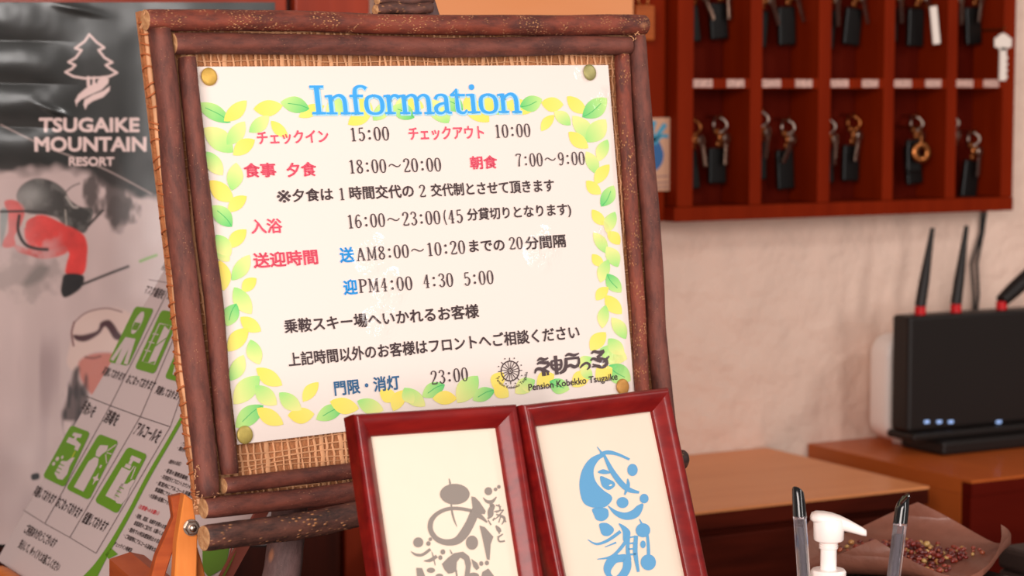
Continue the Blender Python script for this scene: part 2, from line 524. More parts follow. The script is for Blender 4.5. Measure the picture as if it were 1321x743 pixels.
for k in range(5):
    xa, xb = xs[k] + ws[k] / 2, xs[k + 1] - ws[k + 1] / 2
    for fx, wd in ((.16, .024), (.68, .022)):
        x = xa + (xb - xa) * fx - (0.004 if fx < .3 else 0)
        b = MB(); b.box((x - wd / 2 + .004, CF - .0002, 1.1978), (x + wd / 2 + .004, CF + .0008, 1.2062)); b.build('number_sticker', M_lab, t)
# hooks and keys
M_brass = basic('brass', rgb(170, 104, 58), rough=.35, metal=1, var=.1)
M_steel = basic('nickel', rgb(176, 160, 148), rough=.32, metal=1)
M_black = basic('black_tag_plastic', rgb(14, 12, 11), rough=.35)
M_white = basic('pale_tag', rgb(240, 226, 214), rough=.5)


def key_set(loc, label, blade=.0, ring=None, tagm=None, tagw=.017, tagh=.042, tilt=0.0, white=False):
    x, y, z = loc
    r = root('room_key', (x, y, z), label, 'key', 'room keys in the wall cabinet')
    b = MB(); b.tube([(x, CB - .0005, z + .001), (x, y - .004, z + .001), (x, y - .006, z + .004)], .0011, 8); b.build('hook', M_brass, r, smooth=True)
    b = MB(); R = .0085
    b.tube([(x + R * math.sin(a), y - .001 + .003 * math.cos(a * 2), z - R + .0005 + R * math.cos(a)) for a in [i * math.pi / 10 for i in range(20)]] + [(x, y + .002, z + .0005)], .0012, 8)
    b.build('key_ring', ring or M_steel, r, smooth=True)
    b = MB(); zt = z - 2 * R - .001
    # split ring links
    b.lathe([(.0014, -.001), (.0042, -.001), (.0046, 0), (.0042, .001), (.0014, .001)], (x + .003, y - .003, zt - .003), (0.3, 1, 0), 16, ring=True)
    b.lathe([(.0016, -.001), (.0044, -.001), (.0048, 0), (.0044, .001), (.0016, .001)], (x, y - .002, zt - .010), (-.5, 1, 0), 16, ring=True)
    b.lathe([(.0012, -.001), (.0036, -.001), (.004, 0), (.0036, .001), (.0012, .001)], (x - .004, y - .004, zt + .003), (-0.4, 1, 0.2), 16, ring=True)
    b.build('chain_link', M_brass, r, smooth=True)
    tx = x + tilt * .02
    b = MB(); Rm = Matrix.Rotation(tilt, 3, 'Y')
    b.box((-tagw / 2, -.003, -tagh), (tagw / 2, .003, 0), R=Rm, o=(tx, y + .002, zt - .014), bev=.0018)
    b.build('key_tag', tagm or M_black, r)
    # key: bow and blade
    b = MB(); Rk = Matrix.Rotation(blade, 3, 'Y') @ Matrix.Rotation(.5, 3, 'Z')
    o = (x + .006, y - .008, zt + .002)
    b.lathe([(.0025, -.001), (.0062, -.001), (.0065, 0), (.0062, .001), (.0025, .001)], Vector(o) + Rk @ Vector((0, 0, -.006)), Rk @ Vector((0, 1, 0)), 16, ring=True)
    b.box((-.0024, -.001, -.034), (.0024, .001, -.011), R=Rk, o=o)
    for q in range(4): b.box((.0024, -.001, -.032 + q * .0055), (.0036 + .0008 * (q % 2), .001, -.029 + q * .0055), R=Rk, o=o)
    b.build('key', M_white if white else M_steel, r)
    return r


ordn = ['first', 'second', 'third', 'fourth', 'fifth']
spec_low = [(-.5, {}, {}), (.35, {}, {}), (.1, {}, {}), (-.45, {}, {'ring': M_brass}), (-.1, {}, {})]
for k in range(5):
    xa, xb = xs[k] + ws[k] / 2, xs[k + 1] - ws[k + 1] / 2
    for row, z in ((0, 1.168), (1, 1.317)):
        for side, fx in ((0, .25), (1, .72)):
            if row == 0 and side == 0 and k in (3,): continue
            bl = rnd.uniform(-.5, .5)
            row_n = 'lower' if row == 0 else 'upper'; sd = 'left' if side == 0 else 'right'
            key_set((xa + (xb - xa) * fx, CB - .022, z + rnd.uniform(-.006, .004) - (.02 if (k == 4 and row == 0 and side == 1) else 0)),
                    'room key with black tag, %s key in the %s compartment of the %s row' % (sd, ordn[k], row_n),
                    blade=bl, ring=M_brass if (k + row + side) % 3 == 0 else M_steel, tagw=.018 + .004 * side, tagh=rnd.uniform(.038, .044), tilt=rnd.uniform(-.15, .15))
# the pale loose keys that stand out
PK = Plane((0, CF - .004, 0), (0, -1, 0))
for (u0, v0, u1, v1, lb) in [(1294, 52, 1293, 104, 'big pale key hanging low at the right end of the upper row'),
                             (1205, 22, 1211, 50, 'slim white key tag in the fourth compartment of the upper row')]:
    p = PK.p(u0, v0); q = PK.p(u1, v1)
    r = root('loose_key', tuple(p), lb, 'key', 'pale keys before the cabinet')
    b = MB(); b.tube([(p.x, CB - .001, p.z + .012), (p.x, p.y, p.z + .012), (p.x, p.y - .003, p.z + .015)], .0011, 8); b.build('hook', M_brass, r, smooth=True)
    b = MB()
    if u0 == 1294:
        b.lathe([(.003, -.0012), (.010, -.0012), (.0105, 0), (.010, .0012), (.003, .0012)], (p.x, p.y, p.z - .002), (0, 1, 0), 8, ring=True)
        b.box((p.x - .0125, p.y - .0011, p.z - .008), (p.x + .0125, p.y + .0011, p.z + .003), bev=.001)
        b.box((p.x - .0045, p.y - .0012, q.z), (p.x + .0045, p.y + .0012, p.z - .008))
        for z in range(4): b.box((p.x + .0045, p.y - .0012, q.z + .003 + z * .007), (p.x + .0065, p.y + .0012, q.z + .006 + z * .007))
    else:
        b.box((-.0048, -.0015, -.030), (.0048, .0015, 0.012), R=Matrix.Rotation(-.14, 3, 'Y'), o=(p.x, p.y, p.z), bev=.001)
    b.build('key_blank', M_white, r)
# big brass ring, fourth compartment lower row
pc = PK.p(1197, 197)
r = root('loose_key', tuple(pc), 'key with a thick brass ring in the fourth compartment, lower row', 'key', 'pale keys before the cabinet')
b = MB(); b.lathe([(.0052, -.003), (.0112, -.002), (.0122, 0), (.0112, .002), (.0052, .003), (.005, 0)], (pc.x, pc.y + .012, pc.z), (.15, 1, 0), 28, ring=True); b.build('thick_ring', M_brass, r, smooth=True)
b = MB(); b.box((pc.x - .014, pc.y + .018, pc.z - .022), (pc.x + .006, pc.y + .024, pc.z + .014), bev=.002); b.build('key_tag', M_black, r)
b = MB(); b.tube([(pc.x, CB - .001, pc.z + .028), (pc.x, pc.y + .014, pc.z + .028), (pc.x, pc.y + .012, pc.z + .012)], .0014, 8); b.build('hook', M_brass, r, smooth=True)

# narrow orange strips added for the bright stripe in the first compartment
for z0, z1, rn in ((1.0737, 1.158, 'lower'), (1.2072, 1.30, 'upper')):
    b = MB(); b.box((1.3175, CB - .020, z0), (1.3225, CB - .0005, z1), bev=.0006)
    tag(b.build('orange_strip', wood('strip_orange', rgb(214, 112, 44), rgb(228, 128, 60))), 'narrow orange slip in the first compartment, %s row' % rn, 'strip', 'orange strips in the key cabinet')
# card pinned at the left of the cabinet
PC = Plane((0, 1.9735, 0), (0, -1, 0))
a = PC.p(835, 152); c = PC.p(868, 246)
t = root('tied_card', ((a.x + c.x) / 2, 1.974, c.z), 'small cream card with a blue vase drawing beside the key cabinet', 'card')
b = MB(); b.box((a.x - .012, 1.9722, c.z), (c.x, 1.9738, a.z), bev=.0003); b.build('card', basic('cream_card', rgb(206, 158, 128), rough=.7), t)
pr = Print(); blu = rgb(44, 96, 150)
pr.poly([(842, 175), (846, 178), (852, 186), (856, 200), (852, 214), (842, 222), (832, 220), (830, 190)], blu, 0, True)
pr.ribbon([(842, 182), (850, 172), (858, 160)], rgb(70, 150, 180), 1, w=6); pr.ribbon([(844, 186), (852, 176), (862, 176)], rgb(70, 150, 180), 1, w=5)
pr.ribbon([(842, 182), (841, 168), (844, 156)], rgb(70, 150, 180), 1, w=6)
for y in (228, 236, 242): pr.ribbon([(845, y), (862, y - 1)], rgb(150, 110, 110), 1, w=1.6)
pr.build('printed_drawing', Plane((0, 1.972, 0), (0, -1, 0)), vmat('ink_card'), t)

# lit plank upper middle, and a wooden charm hanging beside it
M_plank = wood('salmon_plank', rgb(232, 150, 96), rgb(238, 160, 112), scale=3, stretch=(1, 6, 6), rough=.35, coat=.2, bump=.02)
PP = Plane((0, 1.94, 0), (0, -1, 0))
a = PP.p(540, 19); c = PP.p(818, 19)
b = MB(); b.box((a.x, 1.94, a.z - .06), (c.x, 1.968, a.z + .22), bev=.002)
tag(b.build('hanging_plank', M_plank), 'pale orange wooden plank on the wall above the sign', 'board')
a = PP.p(840, 52)
t = root('wooden_charm', (a.x, 1.955, a.z), 'small orange wooden charm on a ring left of the key cabinet', 'charm')
b = MB(); b.box((a.x - .011, 1.951, a.z), (a.x + .012, 1.960, a.z + .036), bev=.002); b.build('charm_block', wood('charm_wood', rgb(150, 70, 26), rgb(176, 88, 36)), t)
b = MB(); b.tube([(a.x + .006 * math.sin(q), 1.9555, a.z + .041 + .006 * math.cos(q)) for q in [i * .3307 for i in range(20)]], .0011, 8); b.build('ring', M_brass, t, smooth=True)
b = MB(); b.tube([(a.x, 1.9748, a.z + .047), (a.x, 1.952, a.z + .047), (a.x, 1.95, a.z + .050)], .0012, 8); b.build('hook', M_brass, t, smooth=True)

# ================================================================== ROUTER AND FRIENDS
M_rb = basic('black_router_plastic', rgb(30, 24, 22), rough=.45)
M_led = basic('blue_led', rgb(150, 190, 255), rough=.3); nb_ = M_led.node_tree.nodes['Principled BSDF']
nb_.inputs['Emission Color'].default_value = (.45, .62, 1, 1); nb_.inputs['Emission Strength'].default_value = .5
M_redp = basic('red_plastic', rgb(200, 16, 24), rough=.35)
RF = Plane((0, 1.895, 0), (0, -1, 0))
p00 = RF.p(1171, 552); p01 = RF.p(1168, 409)
t = root('wifi_router', (1.75, 1.91, .8), 'black upright wireless router with red jointed antennas and blue lights', 'router')
b = MB(); b.box((p00.x, 1.895, .825), (p00.x + .26, 1.925, p01.z), bev=.004); b.build('body', M_rb, t)
b = MB(); b.box((p00.x + .0, 1.885, .816), (p00.x + .262, 1.932, .8248), bev=.003); b.build('front_lip', M_rb, t)
b = MB(); b.box((p00.x + .03, 1.872, .8003), (p00.x + .25, 1.945, .8158), bev=.004); b.build('stand', M_rb, t)
for u in (1195, 1211, 1226, 1288):
    q = RF.p(u, 544)
    b = MB(); b.box((q.x - .003, 1.8935, q.z - .0015), (q.x + .003, 1.896, q.z + .0015)); b.build('status_light', M_led, t)
for (u, v, ut, vt) in ((1187, 408, 1203, 294), (1233, 403, 1247, 291), (1292, 398, 1345, 340)):
    q = Plane((0, 1.91, 0), (0, -1, 0)).p(u, v); e = Plane((0, 1.91, 0), (0, -1, 0)).p(ut, vt)
    b = MB(); b.tube([(q.x, 1.91, p01.z - .001), (q.x, 1.91, p01.z + .009)], .0062, 14); g_ = b.build('antenna_joint', M_redp, t, smooth=True)
    s = Vector((q.x, 1.91, p01.z + .0092)); b = MB()
    d = e - s
    b.tube([s, s + d * .3, s + d * .75, s + d], [.0062, .0058, .0036, .0024] if u < 1280 else [.0075, .009, .0095, .009], 14); b.build('antenna', M_rb, t, smooth=True)
PB = Plane((0, 1.965, 0), (0, -1, 0))
a = PB.p(1131, 567); c = PB.p(1132, 432)
M_wp = basic('white_plastic_unit', rgb(250, 238, 230), rough=.35, coat=.2)
t = root('white_modem', (a.x + .06, 1.965, .8), 'white rounded modem standing behind the black router', 'modem')
b = MB(); bm = bmesh.new(); bmesh.ops.create_cube(bm, size=1)
for q in bm.verts: q.co = Vector((a.x + .075 + q.co.x * .15, 1.965 + q.co.y * .034, (.806 + c.z) / 2 + q.co.z * (c.z - .806)))
bmesh.ops.bevel(bm, geom=[e for e in bm.edges if abs((e.verts[0].co - e.verts[1].co).y) > .01], offset=.022, segments=6, affect='EDGES', profile=.5)
bmesh.ops.bevel(bm, geom=[e for e in bm.edges if abs((e.verts[0].co - e.verts[1].co).y) < .001], offset=.006, segments=3, affect='EDGES', profile=.5)
bm.verts.ensure_lookup_table(); b.add([tuple(q.co) for q in bm.verts], [[q.index for q in p.verts] for p in bm.faces]); bm.free()
b.build('case', M_wp, t, smooth=True)
b = MB(); b.box((a.x + .03, 1.955, .8003), (a.x + .12, 1.976, .8058), bev=.001); b.build('foot', M_wp, t)
PW_ = Plane((0, 2.012, 0), (0, -1, 0))
pts = [PW_.p(*q) for q in ((1272, 268), (1268, 300), (1260, 340), (1262, 380), (1258, 420), (1256, 470))]
b = MB(); b.tube(pts, .0019, 8); b.tube([Vector(p) + Vector((-.006 + .003 * math.sin(i * 2), 0, 0)) for i, p in enumerate(pts)], .0018, 8)
tag(b.build('power_cable', basic('black_cable', rgb(24, 20, 20), rough=.5), smooth=True), 'thin twisted black cable running down the wall behind the router', 'cable')

# ================================================================== DARK SKI POSTER (a wrinkled glossy sheet)
POST = Plane((0, 1.79, 0), (0, -1, 0))
X0, X1, Y0, Y1 = -70, 354, 3, 702
U, V = np.meshgrid(np.arange(X0, X1 + 1, 1.0), np.arange(Y0, Y1 + 1, 1.0))
H_, W_ = U.shape
nrng = np.random.RandomState(5)


def vnoise(U, V, s, seed):
    r = np.random.RandomState(seed); g = r.rand(200, 200)
    x = (U + 300) / s; y = (V + 300) / s
    xi = np.floor(x).astype(int) % 199; yi = np.floor(y).astype(int) % 199; fx = x - np.floor(x); fy = y - np.floor(y)
    fx = fx * fx * (3 - 2 * fx); fy = fy * fy * (3 - 2 * fy)
    return (g[yi, xi] * (1 - fx) + g[yi, xi + 1] * fx) * (1 - fy) + (g[yi + 1, xi] * (1 - fx) + g[yi + 1, xi + 1] * fx) * fy


def fbm(U, V, s, seed): return (vnoise(U, V, s, seed) + .5 * vnoise(U, V, s / 2, seed + 1) + .25 * vnoise(U, V, s / 4, seed + 2)) / 1.75


def sm(x, a, b_):
    t_ = np.clip((x - a) / (b_ - a), 0, 1); return t_ * t_ * (3 - 2 * t_)


img = np.zeros((H_, W_, 3))


def L3(r, g, b_): return np.array([lin(r), lin(g), lin(b_)])


def blend(mask, c):
    global img
    img = img * (1 - mask[..., None]) + np.array(c) * mask[..., None]


img[:] = L3(24, 26, 24)
snow = L3(196, 172, 168)[None, None] * (0.78 + .34 * fbm(U, V, 90, 11))[..., None] * (1 + .10 * (vnoise(U, V * .25, 14, 31) - .5))[..., None]
edge = 214 + 10 * fbm(U, V, 30, 3) + (np.clip(U - 95, 0, 200)) * .35 + 14 * (vnoise(U, V, 12, 9) - .5)
m = sm(V, edge - 8, edge + 8)
img = img * (1 - m[..., None]) + snow * m[..., None]
# dark tree smudge
tn = (fbm(U, V * .6, 16, 21) - .5) * 1.5
blend(sm(1 - np.sqrt(((U - 146) / 40) ** 2 + ((V - 236) / 50) ** 2) + tn, .05, .5) * .85, L3(44, 38, 36))
blend(sm(1 - np.sqrt(((U - 188) / 40) ** 2 + ((V - 218) / 26) ** 2) + tn * .6, .05, .5) * .95, L3(32, 30, 29))
blend(sm(1 - np.sqrt(((U - 150) / 18) ** 2 + ((V - 275) / 26) ** 2) + tn, .1, .6) * .6, L3(70, 60, 58))
# grey blowing snow and lower folds of cloth
blend(sm(vnoise(U, V, 60, 41), .45, .9) * sm(V, 430, 600) * .5, L3(150, 128, 126))
blend(sm(vnoise(U * 1.6, V * .3, 26, 44), .5, .9) * sm(V, 400, 470) * (1 - sm(V, 560, 620)) * (1 - sm(U, 60, 90)) * .6, L3(140, 116, 116))


def mask_poly(pts, soft=1.2, smooth=True):
    P = smooth_pts(pts, True, 4) if smooth else [np.array(p, float) for p in pts]
    P = np.array([p[:2] for p in P]); inside = np.zeros(U.shape, bool); dist = np.full(U.shape, 1e9)
    x0, y0 = P.min(0) - 6; x1, y1 = P.max(0) + 6
    ii = slice(max(int(y0 - Y0), 0), max(int(y1 - Y0) + 1, 0)); jj = slice(max(int(x0 - X0), 0), max(int(x1 - X0) + 1, 0))
    u = U[ii, jj]; v = V[ii, jj]; ins = np.zeros(u.shape, bool); dd = np.full(u.shape, 1e9)
    for i in range(len(P)):
        a, b_ = P[i], P[(i + 1) % len(P)]
        c_ = ((a[1] > v) != (b_[1] > v)) & (u < (b_[0] - a[0]) * (v - a[1]) / (b_[1] - a[1] + 1e-12) + a[0]); ins ^= c_
        e = b_ - a; t_ = np.clip(((u - a[0]) * e[0] + (v - a[1]) * e[1]) / (e @ e + 1e-9), 0, 1)
        dd = np.minimum(dd, np.hypot(u - a[0] - e[0] * t_, v - a[1] - e[1] * t_))
    out = np.zeros(U.shape); out[ii, jj] = np.clip(.5 + np.where(ins, dd, -dd) / (2 * soft), 0, 1)
    return out


def mask_line(pts, w, soft=1.0, smooth=True):
    P = smooth_pts([p + (w,) if len(p) == 2 else p for p in pts], False, 5) if smooth else [np.array(p + (w,) if len(p) == 2 else p, float) for p in pts]
    out = np.zeros(U.shape)
    for i in range(len(P) - 1):
        a, b_ = P[i], P[i + 1]; mw_ = max(a[2], b_[2]) + 4
        x0, x1 = sorted((a[0], b_[0])); y0, y1 = sorted((a[1], b_[1]))
        ii = slice(max(int(y0 - mw_ - Y0), 0), max(int(y1 + mw_ - Y0) + 1, 0)); jj = slice(max(int(x0 - mw_ - X0), 0), max(int(x1 + mw_ - X0) + 1, 0))
        u = U[ii, jj]; v = V[ii, jj]; e = (b_ - a)[:2]
        if u.size == 0: continue
        t_ = np.clip(((u - a[0]) * e[0] + (v - a[1]) * e[1]) / (e @ e + 1e-9), 0, 1)
        d = np.hypot(u - a[0] - e[0] * t_, v - a[1] - e[1] * t_); ww = (a[2] + (b_[2] - a[2]) * t_) / 2
        out[ii, jj] = np.maximum(out[ii, jj], np.clip(.5 + (ww - d) / (2 * soft), 0, 1))
    return out


def P6(pts): return crop(.24226, 0, 220, pts)


def P7(pts): return crop(.2288, 60, 370, pts)


tex = (.75 + .5 * fbm(U, V, 14, 51))
# powder spray under the skier
blend(sm(fbm(U, V, 20, 61) - np.hypot((U - 42) / 50, (V - 352) / 30) * .5, -.1, .25) * .45, L3(120, 110, 106))
# backpack, jacket, glove, poles
DK = L3(52, 50, 48)
for pts, c in [([(85, 130), (110, 80), (170, 45), (240, 45), (300, 70), (345, 110), (365, 150), (420, 190), (490, 205), (485, 260), (450, 330), (400, 320), (340, 290), (300, 250), (230, 235), (140, 225), (100, 175)], DK),
               ([(20, 165), (60, 155), (110, 175), (130, 215), (110, 290), (75, 350), (80, 400), (20, 410), (8, 380), (40, 330), (40, 260), (30, 210)], L3(204, 62, 58)),
               ([(140, 270), (220, 235), (330, 280), (430, 330), (460, 380), (462, 450), (440, 550), (350, 550), (350, 500), (360, 430), (250, 430), (160, 420), (130, 350)], L3(206, 56, 52)),
               ([(75, 395), (160, 418), (250, 428), (340, 400), (350, 440), (240, 470), (150, 450), (90, 430)], L3(196, 80, 76)),
               ([(345, 550), (435, 555), (440, 600), (410, 640), (345, 675), (322, 650), (325, 600)], L3(28, 28, 30)),
               ([(0, 215), (40, 215), (30, 300), (10, 390), (0, 400)], L3(116, 132, 130))]:
    mk = mask_poly(P6(pts), 1.3); img = img * (1 - mk[..., None]) + (np.array(c)[None, None] * tex[..., None]) * mk[..., None]
bagm = mask_poly(P6([(85, 130), (110, 80), (170, 45), (240, 45), (300, 70), (345, 110), (365, 150), (420, 190), (490, 205), (485, 260), (450, 330), (400, 320), (340, 290), (300, 250), (230, 235), (140, 225), (100, 175)]), 1.5)
blend(bagm * sm(fbm(U, V, 12, 77), .45, .75) * .45, L3(120, 116, 112))
blend(bagm * np.exp(-(((U - 38) / 20) ** 2 + ((V - 252) / 16) ** 2)) * .6, L3(170, 168, 164))
blend(np.exp(-(((U - 5) / 30) ** 2 + ((V - 300) / 50) ** 2)) * .35, L3(206, 190, 188))
blend(sm(fbm(U, V, 18, 78) - .35 - np.abs(V - 322) / 60, -.1, .2) * (1 - sm(U, 60, 85)) * .5, L3(196, 172, 170))
blend(mask_line(P6([(100, 240), (95, 320), (130, 390), (190, 415), (250, 420)]), 4.2), L3(48, 44, 44))
blend(mask_line(P6([(345, 210), (352, 290)]), 1.4, smooth=False), L3(170, 160, 150))
blend(mask_line(P6([(130, 300), (135, 260), (180, 240)]), 1.6), L3(190, 180, 170))
blend(mask_line(P6([(0, 218), (130, 216), (240, 222)]), 3, smooth=False), L3(50, 46, 46))
blend(mask_line(P6([(435, 605), (560, 555), (680, 510)]), 3.2), L3(46, 42, 42))
blend(mask_line(P6([(470, 290), (545, 212)]), 3.4, smooth=False), L3(50, 46, 44))
blend(mask_line(P6([(345, 115), (380, 85), (420, 68)]), 1.6), L3(80, 74, 72))
blend(mask_line(P6([(350, 140), (385, 190), (410, 195)]), 3), L3(160, 150, 144))
blend(mask_line([(0, 161), (60, 190), (130, 216), (195, 250)], 1.6), L3(170, 148, 142))
blend(mask_poly(P6([(120, 600), (160, 540), (210, 500), (260, 520), (220, 580), (150, 615)]), 4) * .55, L3(88, 88, 84))
blend(mask_line([(180, 337), (190, 333), (201, 329)], 3), L3(110, 160, 60))
# second person: hat with goggles, face, hair
blend(mask_poly(P7([(135, 300), (130, 240), (160, 180), (230, 135), (320, 115), (430, 130), (520, 200), (560, 330), (480, 380), (300, 360), (210, 400), (150, 470), (110, 420)]), 2), L3(206, 176, 166))
blend(mask_poly(P7([(180, 420), (230, 385), (300, 370), (380, 380), (420, 460), (380, 600), (260, 610), (200, 540), (178, 470)]), 2), L3(186, 110, 96))
blend(mask_poly(P7([(150, 470), (180, 450), (180, 520), (215, 590), (235, 640), (200, 743), (90, 743), (110, 640), (130, 560)]), 2.5) * .9, L3(66, 48, 46))
blend(mask_line(P7([(215, 395), (260, 400), (300, 390)]), 2.4), L3(120, 66, 62))
blend(mask_poly(P7([(145, 270), (200, 270), (280, 245), (300, 200), (345, 185), (375, 210), (400, 250), (430, 290), (380, 295), (340, 235), (320, 225), (290, 265), (220, 305), (165, 300)]), 1.4), L3(66, 26, 34))
blend(mask_line(P7([(150, 200), (200, 155), (260, 130), (340, 120), (420, 140)]), 1.6), L3(110, 80, 84))
blend(mask_line(P7([(150, 200), (136, 260), (148, 330)]), 2.2), L3(100, 44, 50))
hair = sm(vnoise(U * 2, V * .6, 9, 71), .4, .8)
blend(mask_poly([(85, 500), (110, 470), (112, 510), (104, 560), (88, 570), (80, 540)], 3) * hair * .8, L3(40, 30, 32))
blend(mask_poly([(40, 612), (49, 610), (50, 617), (41, 619)], 1.0), L3(20, 18, 22))
# emblem: fir tree over a hand, and the writing
PK_ = L3(226, 196, 190)


def PL(pts): return crop(.16148, 60, 30, pts)


tree = [(338, 90), (300, 145), (225, 200), (275, 215), (230, 275), (170, 310), (225, 335), (195, 365), (145, 390), (210, 425), (300, 440), (420, 435), (500, 425), (560, 395), (510, 365), (470, 335), (522, 312), (460, 275), (412, 215), (458, 195), (395, 150)]
blend(mask_line(PL(tree + [tree[0]]), 2.9, .7, smooth=False), PK_)
blend(mask_line(PL([(330, 435), (332, 500)]), 4, .7, smooth=False), PK_)
blend(mask_line(PL([(378, 435), (372, 500)]), 3.4, .7, smooth=False), PK_)
blend(mask_poly(PL([(235, 665), (222, 620), (250, 570), (310, 520), (380, 480), (440, 430), (495, 440), (490, 480), (440, 530), (340, 575), (270, 610), (240, 640)]), .7, False), PK_)
blend(mask_poly(PL([(305, 690), (292, 650), (300, 610), (370, 570), (450, 540), (505, 500), (500, 540), (450, 590), (370, 620), (325, 650)]), .7, False), PK_)
blend(mask_line(PL([(395, 450), (398, 475)]), 1.8, .5, smooth=False), L3(30, 30, 30))


def raster_text(s, p0, p1, h, c, bold):
    V2, F2 = bold_mesh(s, bold, 3); lo, hi = V2.min(0), V2.max(0); Q = (V2 - lo) / (hi - lo)
    Q = np.array(p0) + Q[:, :1] * (np.array(p1) - np.array(p0)) + Q[:, 1:] * np.array([0, -h])
    S = 3; x0, y0 = np.floor(Q.min(0)) - 2; x1, y1 = np.ceil(Q.max(0)) + 2
    gx, gy = np.meshgrid(np.arange(x0, x1, 1 / S), np.arange(y0, y1, 1 / S)); acc = np.zeros(gx.shape, bool)
    for f in F2:
        for k in range(1, len(f) - 1):
            a, b_, c_ = Q[f[0]], Q[f[k]], Q[f[k + 1]]
            ar = (b_[0] - a[0]) * (c_[1] - a[1]) - (b_[1] - a[1]) * (c_[0] - a[0])
            if abs(ar) < 1e-9: continue
            jx0 = max(int((min(a[0], b_[0], c_[0]) - x0) * S), 0); jx1 = int((max(a[0], b_[0], c_[0]) - x0) * S) + 2
            iy0 = max(int((min(a[1], b_[1], c_[1]) - y0) * S), 0); iy1 = int((max(a[1], b_[1], c_[1]) - y0) * S) + 2
            X = gx[iy0:iy1, jx0:jx1]; Y = gy[iy0:iy1, jx0:jx1]
            w0 = ((b_[0] - a[0]) * (Y - a[1]) - (b_[1] - a[1]) * (X - a[0])) / ar
            w1 = ((c_[0] - b_[0]) * (Y - b_[1]) - (c_[1] - b_[1]) * (X - b_[0])) / ar
            w2 = ((a[0] - c_[0]) * (Y - c_[1]) - (a[1] - c_[1]) * (X - c_[0])) / ar
            acc[iy0:iy1, jx0:jx1] |= (w0 >= 0) & (w1 >= 0) & (w2 >= 0)
    hh, ww = int(y1 - y0), int(x1 - x0)
    a = acc[:hh * S, :ww * S].reshape(hh, S, ww, S).mean((1, 3))
    mk = np.zeros(U.shape); iy = int(y0 - Y0); jx = int(x0 - X0)
    mk[iy:iy + hh, jx:jx + ww] = a
    blend(mk, c)


raster_text('TSUGAIKE', (49, 171), (180, 171), 19, PK_, .035)
raster_text('MOUNTAIN', (43, 196), (189, 196), 19.5, PK_, .035)
raster_text('RESORT', (88, 214.5), (147, 214.5), 12, PK_, .03)
# wrinkles: real relief of the sheet
disp = np.zeros(U.shape)
fade = 1 - sm(U, 30, 110)
for (ya, yb, h) in ((-10, 52, .0016), (52, 107, .0022), (107, 163, .0024), (163, 230, .0022)):
    t_ = (V - ya - (U + 20) * .02) / (yb - ya); inb = (t_ >= 0) & (t_ < 1)
    disp += np.where(inb, h * (1 - (2 * t_ - 1) ** 2), 0) * fade
disp += .0007 * fbm(U, V, 50, 81) * (1 - sm(U, 70, 150)) * (1 - sm(V, 200, 300))
disp += .003 * fbm(U, V, 120, 91)
disp += .0016 * np.exp(-((V - 140 - (U - 60) * .35) / 5) ** 2) * np.exp(-((U - 68) / 18) ** 2)
disp += .0014 * np.exp(-((V - 12 + (U - 100) * -.2) / 5) ** 2) * np.exp(-((U - 100) / 28) ** 2)
pos = POST.at(np.stack([U.ravel(), V.ravel()], 1)); pos[:, 1] -= disp.ravel()
faces = (np.arange(H_ - 1)[:, None] * W_ + np.arange(W_ - 1)[None]).ravel()
F = np.stack([faces, faces + W_, faces + W_ + 1, faces + 1], 1)
me = bpy.data.meshes.new('ski_poster')
me.vertices.add(len(pos)); org = np.array([POST.p(140, 700).x, 1.79, POST.p(140, 702).z])
me.vertices.foreach_set('co', (pos - org).ravel())
me.loops.add(len(F) * 4); me.loops.foreach_set('vertex_index', F.ravel().astype(np.int32))
me.polygons.add(len(F)); me.polygons.foreach_set('loop_start', np.arange(0, len(F) * 4, 4, dtype=np.int32))
me.polygons.foreach_set('use_smooth', np.ones(len(F), bool))
me.update(calc_edges=True)
ca = me.color_attributes.new('Col', 'FLOAT_COLOR', 'POINT')
ca.data.foreach_set('color', np.concatenate([img.reshape(-1, 3), np.ones((len(pos), 1))], 1).ravel())
me.materials.append(vmat('glossy_poster_print', rough=.5, coat=1.0, coat_r=.2))
po = bpy.data.objects.new('ski_poster', me); COL.objects.link(po); po.location = org
tag(po, 'wrinkled glossy ski resort poster, black on top with red skier below', 'poster')
b = MB()
q = [POST.p(X0 - 6, 1), POST.p(356, 10), POST.p(354, 706), POST.p(X0 - 6, 706)]
vv = [(p.x, 1.7915, p.z) for p in q] + [(p.x, 1.798, p.z) for p in q]
b.add(vv, [(0, 1, 2, 3), (4, 7, 6, 5), (0, 4, 5, 1), (1, 5, 6, 2), (2, 6, 7, 3), (3, 7, 4, 0)])
bk = b.build('backing_board', basic('black_poster_backing', rgb(20, 22, 20), rough=.5))
bk.parent = po; bk.location = tuple(np.array(ROOT[bk.name]) - org)

# ================================================================== SAFETY LEAFLET BOARD
KS = 1.08
lo_ = np.array([0.51127, 1.53266, 0.97925]); lo_ = CAM + (lo_ - CAM) * KS
LEAF = Plane(lo_, (-0.84428, 0.00884, 0.53583))
LA = np.array([-0.01047, -0.99995, 0.0]); LU = np.array([0.5358, -0.00561, 0.84433])
bl = LEAF.at([(-4, 722)])[0]
wL, hL = .375, .285
cs = [bl, bl + LA * wL, bl + LA * wL + LU * hL, bl + LU * hL]
t = root('hygiene_notice', tuple(bl + LA * wL / 2), 'tilted white hygiene notice with green pictograms and Japanese text', 'notice')
b = MB(); nL = LEAF.n
vv = [tuple(c) for c in cs] + [tuple(c - nL * .004) for c in cs]
b.add(vv, [(0, 1, 2, 3), (4, 7, 6, 5), (0, 4, 5, 1), (1, 5, 6, 2), (2, 6, 7, 3), (3, 7, 4, 0)])
b.build('panel', basic('white_notice_board', rgb(206, 192, 190), rough=.5), t)
b = MB()
